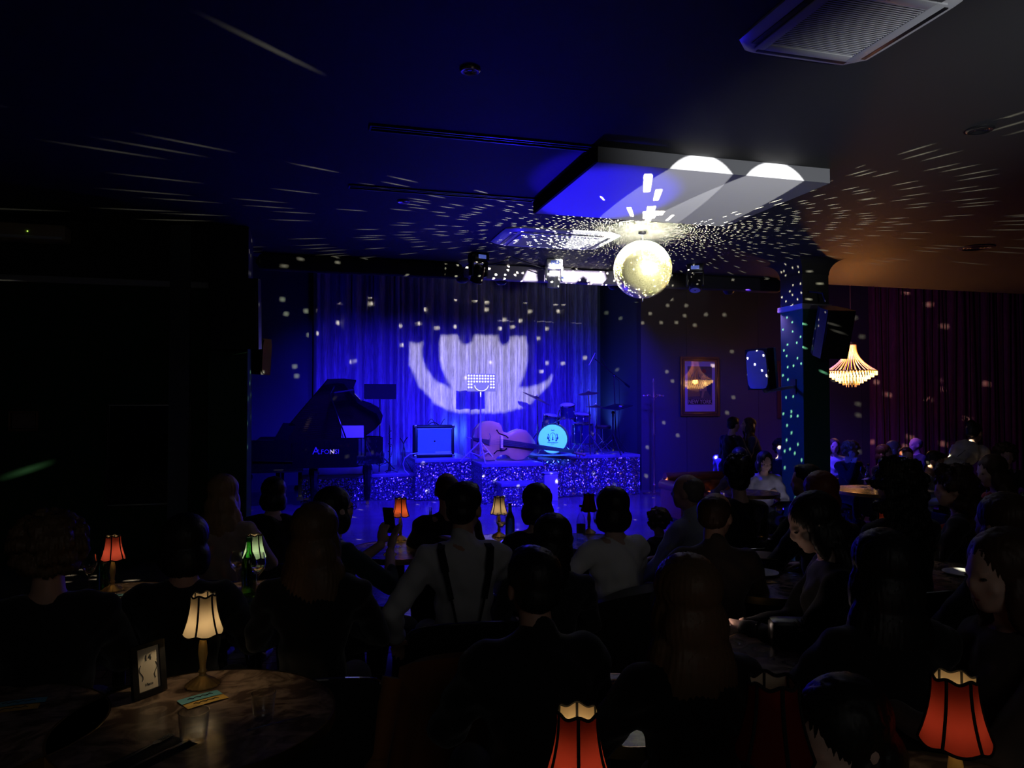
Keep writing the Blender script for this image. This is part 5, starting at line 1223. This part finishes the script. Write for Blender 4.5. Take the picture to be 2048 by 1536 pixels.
def hair_mesh(J, style, vox, seed=1):
    mb = MB(); HR = J['rot']; hd = J['head']; rnd = random.Random(seed)
    def hs(c, r, sub=3):
        bmv = bmesh.ops.create_icosphere(mb.bm, subdivisions=sub, radius=1.0)['verts']; bmesh.ops.scale(mb.bm, vec=r, verts=bmv)
        bmesh.ops.transform(mb.bm, matrix=Matrix.Translation(hd) @ HR.to_4x4() @ Matrix.Translation(c), verts=bmv)
    amp, fr = .0022, 150
    if style == 'short': hs((0, -.018, .045), (.085, .098, .085)); hs((0, -.05, -.01), (.072, .062, .06)); hs((0, .03, .09), (.06, .055, .035))
    elif style == 'thin': hs((0, -.03, .03), (.083, .088, .075)); hs((0, -.05, -.01), (.074, .058, .055))
    elif style == 'bob': hs((0, -.02, .04), (.092, .104, .092)); hs((0, -.045, -.05), (.098, .078, .085)); hs((-.06, -.01, -.06), (.035, .06, .07)); hs((.06, -.01, -.06), (.035, .06, .07))
    elif style == 'long':
        hs((0, -.02, .04), (.092, .104, .092)); hs((0, -.055, -.07), (.100, .07, .10)); hs((0, -.075, -.20), (.115, .06, .14)); hs((0, -.09, -.32), (.105, .045, .11))
        for s in (-1, 1): hs((s * .068, .0, -.07), (.03, .05, .09)); hs((s * .09, -.03, -.20), (.04, .05, .12))
    elif style == 'bun': hs((0, -.018, .04), (.086, .099, .087)); hs((0, -.05, -.01), (.072, .06, .06)); hs((0, -.09, .10), (.05, .05, .045))
    elif style == 'curly':
        for k in range(70):
            a, b = rnd.uniform(0, 2 * PI), rnd.uniform(-.9, 1.4); r = .105; c = Vector((math.cos(a) * math.cos(b) * r, math.sin(a) * math.cos(b) * r * 1.05 - .02, math.sin(b) * r + .03))
            if c.y > .05 and c.z < .06: continue
            hs(c, (.034, .034, .03), 1)
        hs((0, -.02, .04), (.09, .10, .09)); amp = .007
    elif style == 'curly_long':
        for k in range(150):
            a = rnd.uniform(PI * .95, PI * 2.05) if k > 50 else rnd.uniform(0, 2 * PI); z = rnd.uniform(-.32, .13) if k > 50 else rnd.uniform(.02, .14); r = .10 + .05 * max(0, -z * 2) + rnd.uniform(-.01, .02); r = r if z < .06 else .085
            hs((math.cos(a) * r, math.sin(a) * r * .9 - .02, z), (.035, .035, .032), 1)
        hs((0, -.02, .04), (.092, .104, .092)); hs((0, -.05, -.1), (.09, .07, .12)); hs((0, -.06, -.22), (.10, .05, .10)); amp = .007
    elif style == 'updo':
        for k in range(46):
            a = rnd.uniform(0, 2 * PI); z = rnd.uniform(.04, .17); r = .085 * math.sqrt(max(.1, 1 - ((z - .06) / .13) ** 2)); hs((math.cos(a) * r, math.sin(a) * r - .03, z), (.032, .032, .028), 1)
        hs((0, -.018, .04), (.088, .099, .087)); hs((0, -.05, -.02), (.074, .06, .06)); amp = .006
    me = remesh(mb, vox, 2)
    n = len(me.vertices); co = np.empty(n * 3, np.float32); me.vertices.foreach_get('co', co); co = co.reshape(-1, 3)
    no = np.empty(n * 3, np.float32); me.vertices.foreach_get('normal', no); no = no.reshape(-1, 3)
    c = np.array(hd[:]); a = np.arctan2(co[:, 0] - c[0], -(co[:, 1] - c[1]))
    co += no * (amp * np.sin(a * fr / 3 + 2.5 * np.sin((co[:, 2] - c[2]) * 22 + seed)))[:, None]; me.vertices.foreach_set('co', co.ravel()); return me
def hair_mat(name, col): return mat('hair_' + name, col, .5, spec=.4)
HC = {'black': hair_mat('black', (.012, .010, .009)), 'brown': hair_mat('brown', (.06, .03, .015)), 'auburn': hair_mat('auburn', (.16, .035, .015)), 'blond': hair_mat('blond', (.30, .19, .09)), 'grey': hair_mat('grey', (.16, .14, .12)), 'darkblond': hair_mat('dark_blond', (.14, .08, .04))}
def cloth(name, col): return mat('cloth_' + name, col, .85, spec=.2, sheen=.2)
CL = {'black': cloth('black', (.010, .010, .011)), 'white': cloth('white', (.55, .54, .55)), 'grey': cloth('grey', (.45, .48, .55)), 'knit': cloth('cream_knit', (.85, .84, .80)), 'brown': cloth('brown', (.075, .055, .045)), 'green': cloth('dark_green', (.012, .035, .03)), 'beige': cloth('beige', (.42, .32, .28)), 'navy': cloth('navy', (.02, .022, .04)), 'red': cloth('red', (.25, .03, .02)), 'paleblue': cloth('pale_blue', (.5, .52, .62)), 'darkgrey': cloth('charcoal', (.035, .035, .038))}
NH = {'L': (-.14, .40, .27), 'R': (.14, .40, .27)}
def person(label, px, ytop, Zc, face=0, hair='short', hc='black', top='black', skin=None, hands=None, lean=.08, head=(0, 0, 0), standing=False, vox=.013, sleeve=1.0, collar=False, bulk=1.0, chair_label=None, hand_dir=None, extra=None, short=False, s_force=None, pants='black', scale=1.0, eyes=False, chair_m=None):
    P = atd(px, ytop, Zc); ztop = P.z / scale
    hip_top = (.875 if not standing else .875) - .06 * math.sin(max(lean, 0)) ** 2 * 2
    # sitting height above the seat, from a trial skeleton at s = 0
    J0 = skeleton(0, lean, {'L': (-.2, .3, .2), 'R': (.2, .3, .2)}, standing, head)
    top0 = max(J0['head'].z + .118, (J0['head'] + J0['rot'] @ Vector((0, 0, .12))).z)
    s = max(.25, ztop - top0) if not standing else max(.6, ztop - top0)
    hd = hands or NH
    H = {k: (v[0], v[1], v[2] + (0 if standing or hands is None and False else 0)) for k, v in hd.items()}
    H = {k: Vector((v[0], v[1], v[2] + s)) for k, v in hd.items()}
    J = skeleton(s, lean, H, standing, head)
    off = Matrix.Rotation(face, 3, 'Z') @ Vector((J['head'].x, J['head'].y - .01, 0))
    root = thing('person', label, 'person', (P.x - off.x * scale, P.y - off.y * scale, 0), face); root.scale = (scale,) * 3
    key = (round(s / .04), lean, tuple(sorted(hd.items())), standing, head, vox, bool(hand_dir))
    J_ = J
    def add(name, me, m):
        if not me.materials: me.materials.append(m)
        o = bpy.data.objects.new(name, me); COL.objects.link(o); o.parent = root
        if me.materials[0] != m: o.material_slots[0].link = 'OBJECT'; o.material_slots[0].material = m
        return o
    def cached(kind, fn, *ex):
        k = (kind,) + key + ex
        if k not in CACHE: CACHE[k] = (fn(), s)
        return CACHE[k]
    dz = 0
    bm_, sb = cached('body', lambda: body_mesh(J, vox, hand_dir)); add('body', bm_, skin or M_SKIN).location.z = s - sb
    tm_, sb = cached('top', lambda: top_mesh(J, max(vox, .012), sleeve, collar, bulk, short), sleeve, collar, bulk, short); o = add('shirt' if top in ('white', 'grey', 'paleblue', 'knit') else 'jacket', tm_, CL[top]); o.location.z = s - sb
    lm_, sb = cached('legs', lambda: legs_mesh(J, .016)); add('trousers', lm_, CL[pants]).location.z = s - sb
    hm_, sb = cached('hair', lambda: hair_mesh(J, hair, .008 if Zc < 4 else .011, 1), hair); add('hair', hm_, HC[hc]).location.z = s - sb
    for n_ in 'LR':
        a = J['A' + n_]; mb = MB(); limb(mb, [a + Vector((0, -.03, -.045)), a + Vector((0, .08, -.055)), a + Vector((0, .15, -.062))], [.04, .036, .028]); mb.build('shoe', M_BLACK, root)
    if eyes:
        for sd in (-1, 1):
            e = J['head'] + J['rot'] @ Vector((sd * .032, .083, .0)); o = MB().sph(e, (.010, .008, .005), 2).build('eye', mat('eye_dark', (.03, .02, .02), .2), root)
        e = J['head'] + J['rot'] @ Vector((0, .086, -.062)); MB().sph(e, (.016, .006, .005), 2).build('mouth', mat('lips', (.35, .06, .06), .4), root)
    if chair_label:
        m2 = Matrix.Rotation(face, 3, 'Z') @ Vector((0, .02, 0))
        chair(chair_label, (root.location.x - m2.x, root.location.y - m2.y), face, s * scale - .01, chair_m)
    return root, J, s

def deg(a): return math.radians(a)
FIST = None
# --- near row and left side
rA, JA, sA = person('man in white shirt and black suspenders seen from behind at centre', 930, 966, 3.55, deg(-4), 'short', 'black', 'white', M_SKIN, {'L': (-.30, .18, .12), 'R': (.05, .27, .50)}, .02, (.0, deg(-28), 0), vox=.010, collar=True, bulk=1.06, chair_label='chair with tan coat under the man in suspenders')
def strap(pts, r=.015):
    mb = MB(); rows = []
    for i, p in enumerate(pts): rows.append(p)
    for a, b in zip(pts[:-1], pts[1:]):
        d = (b - a); mb.box((a + b) / 2, (.034, .006, d.length * 1.08), rot=d.to_track_quat('Z', 'Y').to_matrix())
    return mb
for sd in (-1, 1):
    pts = [Vector((sd * .105, -.010, .60 + sA)), Vector((sd * .115, -.075, .585 + sA)), Vector((sd * .10, -.135, .50 + sA)), Vector((sd * .075, -.152, .38 + sA)), Vector((sd * .045, -.150, .24 + sA)), Vector((sd * .028, -.150, .12 + sA))]
    strap(pts).build('suspender', M_CLOTHB, rA)
person('man with thinning hair and dark suit beyond the suspenders man', 894, 945, 5.0, deg(-6), 'thin', 'brown', 'black', M_SKIN, lean=.05, chair_label='chair under the man with thinning hair')
person('woman with dark bob and black top at the cream lamp table', 1073, 968, 4.6, deg(5), 'bob', 'black', 'black', M_SKIN2, chair_label='chair under the dark-bobbed woman in black')
person('woman with dark bob in white knitted sweater at centre right', 1224, 975, 4.25, deg(12), 'bob', 'black', 'knit', M_SKIN2, {'L': (-.42, .30, .27), 'R': (.10, .36, .26)}, .05, bulk=1.02, chair_label='chair draped with dark coat under the white sweater woman')
person('long-haired woman leaning beyond the foreground man', 1100, 1030, 3.6, deg(-10), 'long', 'black', 'darkgrey', M_SKIN2, lean=.05, head=(0, .2, .2), chair_label='chair under the long-haired woman leaning at centre')
person('broad foreground man in black coat seen from behind at bottom centre', 1068, 1098, 2.35, deg(0), 'short', 'black', 'black', M_SKIN, lean=.10, bulk=1.22, collar=True, vox=.011, chair_label='chair under the broad foreground man in black coat')
person('woman with straight dark blond hair in the foreground', 1372, 1112, 2.1, deg(3), 'long', 'darkblond', 'black', M_SKIN2, lean=.06, vox=.012, chair_label='chair under the foreground dark blond woman')
person('balding man in grey shirt leaning toward the dance floor', 1376, 948, 4.9, deg(25), 'thin', 'grey', 'grey', M_SKIN, {'L': (-.30, .38, .15), 'R': (.05, .38, .27)}, .25, (0, .3, 0), collar=True, chair_label='chair under the balding man in grey shirt')
person('man with cropped hair in brown jacket looking right', 1432, 985, 3.75, deg(-20), 'thin', 'brown', 'brown', M_SKIN, lean=.10, head=(-.1, deg(-30), 0), vox=.011, bulk=1.1, collar=True, chair_label='chair under the man in brown jacket')
person('woman with curly updo in black before the blue column', 1478, 925, 5.5, deg(-5), 'updo', 'black', 'black', M_SKIN2, lean=.03, head=(0, -.4, 0), chair_label='chair under the woman with curly updo')
person('child-sized guest with brown curls behind the balding man', 1315, 1020, 5.9, deg(30), 'curly', 'darkblond', 'darkgrey', M_SKIN2, lean=.15, scale=.72, chair_label='chair under the small curly-haired guest')
person('man with short dark hair left of the red-haired woman', 1614, 930, 5.3, deg(20), 'short', 'black', 'black', M_SKIN, head=(0, .5, 0), chair_label='chair under the man left of the red-haired woman')
person('woman with auburn bob hair by the column foot', 1640, 944, 4.3, deg(0), 'bob', 'auburn', 'black', M_SKIN2, chair_label='chair under the auburn-haired woman')
# phone reader in left profile
rM, JM, sM = person('young woman with long dark hair in left profile reading her phone', 1632, 990, 3.1, deg(62), 'long', 'black', 'black', M_SKIN2, {'L': (-.05, .40, .30), 'R': (.06, .38, .28)}, .12, (-.42, .05, 0), vox=.0075, eyes=True, hand_dir={'L': Vector((-.3, .3, 1)), 'R': Vector((.3, .3, 1)), 'cL': .9, 'cR': .7}, chair_label='chair under the young woman reading her phone')
person('tall silhouetted guest with long hair at right foreground', 1765, 1062, 2.3, deg(-5), 'long', 'black', 'black', M_SKIN2, lean=.04, bulk=1.1, vox=.012, chair_label='chair under the tall silhouetted guest at right')
person('woman with big dark curls behind the red lamp at right', 1795, 930, 3.9, deg(0), 'curly_long', 'black', 'black', M_SKIN2, chair_label='chair under the woman with big dark curls')
person('woman with wavy brown hair leaning left at right table', 1908, 940, 4.7, deg(35), 'curly_long', 'brown', 'black', M_SKIN2, lean=.15, head=(-.1, .3, 0), chair_label='chair under the wavy-haired woman at right')
person('woman with long hair and red-lit face near right edge', 1985, 912, 5.7, deg(60), 'long', 'brown', 'red', M_SKIN2, lean=.08, head=(-.2, .2, 0), eyes=True, chair_label='chair under the woman with red-lit face')
person('dark-haired guest seen from behind at the right edge', 2008, 988, 2.9, deg(5), 'bob', 'brown', 'black', M_SKIN, chair_label='chair under the guest at the right edge')
person('guest with glasses in left profile in the right foreground', 2010, 1063, 2.15, deg(75), 'long', 'brown', 'brown', M_SKIN2, {'L': (-.02, .42, .36), 'R': (.15, .38, .26)}, .12, (-.1, .1, 0), vox=.011, eyes=True, chair_label='chair under the guest with glasses')
person('guest bowed low at the bottom edge beside the unlit lamp', 1690, 1418, 1.6, deg(95), 'bob', 'black', 'black', M_SKIN2, {'L': (-.1, .36, .2), 'R': (.1, .36, .2)}, .25, (-.3, 0, 0), vox=.012)
# left side
person('woman with blond hair and beige top left of the left pillar foot', 447, 950, 4.6, deg(-15), 'long', 'blond', 'beige', M_SKIN2, lean=.05, chair_label='chair under the blond woman in beige')
person('guest with tousled curly hair at far left', 100, 1038, 2.7, deg(10), 'curly', 'darkblond', 'black', M_SKIN, lean=.05, bulk=1.2, chair_label='chair under the curly-haired guest at far left')
rX, JX, sX = person('woman in glasses and dark green top raising her phone', 668, 975, 4.1, deg(-62), 'bob', 'black', 'green', M_SKIN2, {'L': (-.02, .36, .52), 'R': (.10, .34, .50)}, .06, (.12, 0, 0), vox=.0075, eyes=True, sleeve=.45, hand_dir={'L': Vector((.2, -1, .1)), 'R': Vector((-.2, -1, .1)), 'dL': Vector((0, .15, 1)), 'dR': Vector((0, .3, 1)), 'cL': .9, 'cR': .35}, chair_label='chair under the woman raising her phone')
person('woman with long blond hair left of centre foreground', 632, 1008, 2.95, deg(-8), 'long', 'darkblond', 'black', M_SKIN2, lean=.05, head=(0, -.2, 0), vox=.012, chair_label='chair under the long-haired woman left of centre')
person('dark silhouetted guest before the piano keyboard', 548, 955, 5.6, deg(-10), 'bob', 'black', 'black', M_SKIN2, chair_label='chair under the guest before the piano')
person('dark silhouetted guest between the red and teal lamps', 372, 1030, 3.1, deg(-5), 'bob', 'black', 'black', M_SKIN, bulk=1.12, chair_label='chair under the guest between red and teal lamps')
# --- far groups
person('woman with curly blond hair and glasses, hand to mouth, far right', 1701, 893, 10.9, deg(175), 'curly', 'blond', 'navy', M_SKIN2, {'L': (-.12, .3, .35), 'R': (.03, .20, .56)}, .1, (-.25, 0, 0), eyes=True, chair_label='chair under the curly blond woman')
person('guest in pale blouse beside the curly blond woman', 1668, 888, 11.9, deg(150), 'bob', 'brown', 'paleblue', M_SKIN2, eyes=True, chair_label='chair under the guest in pale blouse')
person('guest with straight dark hair at the far bottle table', 1768, 900, 10.2, deg(-160), 'bob', 'brown', 'navy', M_SKIN2, chair_label='chair under the straight-haired far guest')
person('blond guest beside the straight-haired one at the far table', 1788, 893, 11.2, deg(-140), 'bob', 'blond', 'navy', M_SKIN2, chair_label='chair under the blond far guest')
person('balding man in profile facing left at the far table', 1832, 890, 12.3, deg(80), 'thin', 'grey', 'navy', M_SKIN, eyes=True, chair_label='chair under the balding far man')
person('guest with reddish short hair before the balding far man', 1812, 915, 9.6, deg(150), 'short', 'auburn', 'brown', M_SKIN2, eyes=True, chair_label='chair under the reddish-haired far guest')
person('man in pale blue shirt bending over his plate beneath the waiter', 1868, 903, 8.8, deg(-150), 'short', 'black', 'paleblue', M_SKIN, {'L': (-.16, .34, .28), 'R': (.18, .34, .3)}, .25, (-.3, 0, 0), eyes=True, chair_label='chair under the man in pale blue shirt')
rW, JW, sW = person('waiter in white shirt and braces bending over the table', 1948, 846, 9.0, deg(-75), 'bun', 'black', 'white', M_SKIN2, {'L': (-.12, .52, -.15), 'R': (.12, .48, -.2)}, 1.05, (-.15, 0, 0), standing=True, eyes=True)
strap([JW['neck0'] + Vector((.07, 0, .03)), JW['chest'] + Vector((.05, -.13, .06)), JW['waist'] + Vector((.02, -.13, .05)), JW['hip'] + Vector((0, -.14, .06))]).build('brace_strap', M_CLOTHB, rW)
person('guest in the shadow at far right behind the red-lit woman', 2010, 890, 8.5, deg(150), 'curly', 'brown', 'black', M_SKIN2, chair_label='chair under the shadowed far right guest')
rU, JU, sU = person('woman in blue light with pale turtleneck holding a tablet', 1529, 918, 8.9, deg(165), 'bob', 'black', 'paleblue', M_SKIN2, {'L': (-.08, .34, .26), 'R': (.03, .17, .38)}, .12, (-.3, 0, 0), eyes=True, vox=.009, hand_dir={'L': Vector((0, 0, 1)), 'R': Vector((0, 1, .3)), 'dR': Vector((-1, 0, .1)), 'dL': Vector((.3, 1, 0)), 'cL': .6, 'cR': .25}, chair_label='chair under the woman in blue light')
person('guest in pale blouse seated left of the standing couple', 1453, 900, 12.2, deg(-60), 'long', 'black', 'paleblue', M_SKIN2, chair_label='chair under the guest in pale blouse by the couple')
person('dark-haired guest seen from behind before the standing couple', 1478, 918, 9.6, deg(10), 'long', 'black', 'brown', M_SKIN2, chair_label='chair under the dark-haired guest before the couple')
person('standing person in black kissing partner by the grey wall', 1466, 838, 11.6, deg(-75), 'short', 'black', 'black', M_SKIN2, {'L': (-.05, .28, .30), 'R': (.12, .26, .32)}, .12, (-.1, 0, 0), standing=True, eyes=True)
person('standing person in dark top embracing partner from the right', 1497, 846, 11.7, deg(70), 'long', 'brown', 'darkgrey', M_SKIN2, {'L': (-.1, .26, .44), 'R': (.12, .24, .46)}, .25, (.25, 0, .2), standing=True, eyes=True)
person('guest in patterned dark top beside the blue column', 1562, 905, 11.4, deg(140), 'curly', 'brown', 'navy', M_SKIN2, eyes=True, chair_label='chair under the guest beside the blue column')

# phones and held things
def phone(label, M, glow=None, size=(.075, .15)):
    t = thing('phone', label, 'phone', (0, 0, 0)); t.matrix_world = M
    MB().box((0, 0, 0), (size[0], .009, size[1]), bev=.003).build('case', M_BLACK, t)
    MB().box((0, -.0048, 0), (size[0] * .92, .0012, size[1] * .92)).build('screen', mat('screen' + str(glow), (.02, .02, .03), .1, emit=glow, es=1.0) if glow else M_GLOSS, t)
    if glow: lamp('screen_light', 'AREA', M @ Vector((0, -.012, 0)), .16, (1, .75, .62), target=M @ Vector((0, -1, 0)), size=size[0], size_y=size[1])
    return t
def wp(root, v): return Matrix.Translation(root.location) @ Matrix.Rotation(root.rotation_euler.z, 4, 'Z') @ Vector(v) * 1
bpy.context.view_layer.update()
v = JX['WL'] + Vector((.03, .035, .14)); phone('phone held upright by the woman in glasses', rX.matrix_world @ Matrix.Translation(v) @ Matrix.Rotation(.15, 4, 'X') @ Matrix.Rotation(.3, 4, 'Z'))
v = (JM['WL'] + JM['WR']) / 2 + Vector((0, .10, .03)); phone('phone glowing under the long-haired reader face', rM.matrix_world @ Matrix.Translation(v) @ Matrix.Rotation(-1.0, 4, 'X'), (.9, .6, .5))
v = JU['WL'] + Vector((.0, .10, .03)); phone('pale tablet held by the woman in blue light', rU.matrix_world @ Matrix.Translation(v) @ Matrix.Rotation(-1.2, 4, 'X'), (.25, .35, .9), (.2, .26))
mb = MB(); w0 = JX['WR']
for k in range(14): a = 2 * PI * k / 14; mb.sph(w0 + Vector((.032 * math.cos(a), .032 * math.sin(a), -.015)), .007, 1)
tag(mb.build('bracelet', M_BRASS, loc=rX.location, rot=rX.rotation_euler), 'beaded metal bracelet on the raised wrist of the woman in glasses', 'bracelet')

# glasses worn
for r_, J_, lb in ((rX, JX, 'dark-rimmed spectacles on the woman raising her phone'),):
    mb = MB(); HRm = J_['rot']
    for sd in (-1, 1):
        c = J_['head'] + HRm @ Vector((sd * .032, .098, .0)); mb.tube([c + HRm @ Vector((.022 * math.cos(a), 0, .018 * math.sin(a))) for a in np.linspace(0, 2 * PI, 12)], .002, 4)
        mb.cyl(J_['head'] + HRm @ Vector((sd * .055, .097, .004)), J_['head'] + HRm @ Vector((sd * .082, .0, .004)), .002, n=5)
    mb.cyl(J_['head'] + HRm @ Vector((-.01, .10, .003)), J_['head'] + HRm @ Vector((.01, .10, .003)), .002, n=5)
    tag(mb.build('spectacles', M_BLACK, loc=r_.location, rot=r_.rotation_euler), lb, 'glasses')

# coats over chairs
def coat(label, root, s, col, w_=.30, L_=.75, y0=-.30, top=.30, shift=0.0):
    t = thing('coat', label, 'coat', root.location, root.rotation_euler.z); mb = MB(); n = 30; rows = []
    for j in range(12):
        v = j / 11; row = []
        for i in range(n + 1):
            a = (-1.25 + 2.5 * i / n); r = abs(y0) + .018 + .03 * v + .014 * math.sin(a * 17 + v * 2) * v; row.append(mb.bm.verts.new((shift + r * math.sin(a) * (1 + .18 * v), -r * math.cos(a) - .01 - .05 * v, s + top + .02 - .10 * (a / 1.25) ** 2 - L_ * v)))
        rows.append(row)
    inner = []
    for A, B in zip(rows[:-1], rows[1:]):
        for i in range(n): mb.bm.faces.new((A[i], A[i + 1], B[i + 1], B[i]))
    r2 = [mb.bm.verts.new((shift + (abs(y0) - .085) * math.sin(-1.25 + 2.5 * i / n), -(abs(y0) - .085) * math.cos(-1.25 + 2.5 * i / n), s + top + .03 - .10 * ((-1.25 + 2.5 * i / n) / 1.25) ** 2)) for i in range(n + 1)]
    for i in range(n): mb.bm.faces.new((rows[0][i], rows[0][i + 1], r2[i + 1], r2[i]))
    mb.build('cloth', cloth(col[0], col[1]), t)
    sl = MB(); sl.tube([Vector((shift - (abs(y0) + .03), -.12, s + top - .12)), Vector((shift - (abs(y0) + .10), -.20, s + top - .42)), Vector((shift - (abs(y0) + .14), -.22, s + top - .72))], .05, 12)
    sl.build('sleeve', cloth(col[0], col[1]), t); return t
coat('tan-brown coat draped over the chair of the man in suspenders', rA, sA, ('tan', (.40, .15, .05)), top=.16, L_=.6)
coat('dark coat bunched over the chair of the white sweater woman', bpy.data.objects['tub_chair.003'], .36, ('coat_black', (.03, .028, .026)), top=.34, L_=.5)
# handbag, plates
q = onz(1592, 1290, .75); t = thing('handbag', 'black handbag with loop handle and fur charm on the table', 'bag', (q.x, q.y, .752), -.4)
MB().box((0, 0, .05), (.20, .10, .10), bev=.02).build('body', mat('bag_leather', (.02, .02, .022), .3), t)
MB().tube([Vector((-.10 - .05 * math.sin(u), 0, .05 + .05 * math.cos(u))) for u in np.linspace(0, PI, 9)], .006, 6).build('handle', M_BLACK, t)
mb = MB(); rr_ = random.Random(4)
for k in range(60): v = Vector((rr_.gauss(0, 1), rr_.gauss(0, 1), rr_.gauss(0, 1))).normalized(); mb.cyl(Vector((.02, -.05, .08)) + v * .02, Vector((.02, -.05, .08)) + v * .045, .004, .0005, 4)
mb.build('fur_charm', mat('fur', (.35, .32, .28), .9), t)['kind'] = 'stuff'
def plate_(label, px, py, r, zt=.75):
    q = onz(px, py, zt); return tag(MB().lathe([(0, .004), (r * .6, .004), (r, .016), (r * 1.0, .019), (r * .58, .010), (0, .009)], 32).build('plate', M_PLATE, loc=(q.x, q.y, zt)), label, 'plate')
plate_('small plate before the young woman reading her phone', 1520, 1150, .10)
plate_('plate near the tumbler on the right-hand table', 1925, 1150, .10)
plate_('plate on the table in front of the man in pale blue shirt', 1850, 985, .12)
q = onz(1525, 1132, .75)
t = thing('open_menu', 'open menu card held up left of the phone reader hands', 'menu', (q.x, q.y, .80), 1.0)
MB().box((-.05, 0, .0), (.11, .16, .003), rot=(0, .25, 0)).box((.055, 0, .0), (.11, .16, .003), rot=(0, -.25, 0)).build('card', mat('card_brown', (.2, .14, .09), .7), t)

for o in bpy.data.objects:
    if o.type == 'MESH': o.cycles.shadow_terminator_geometry_offset = 0.0
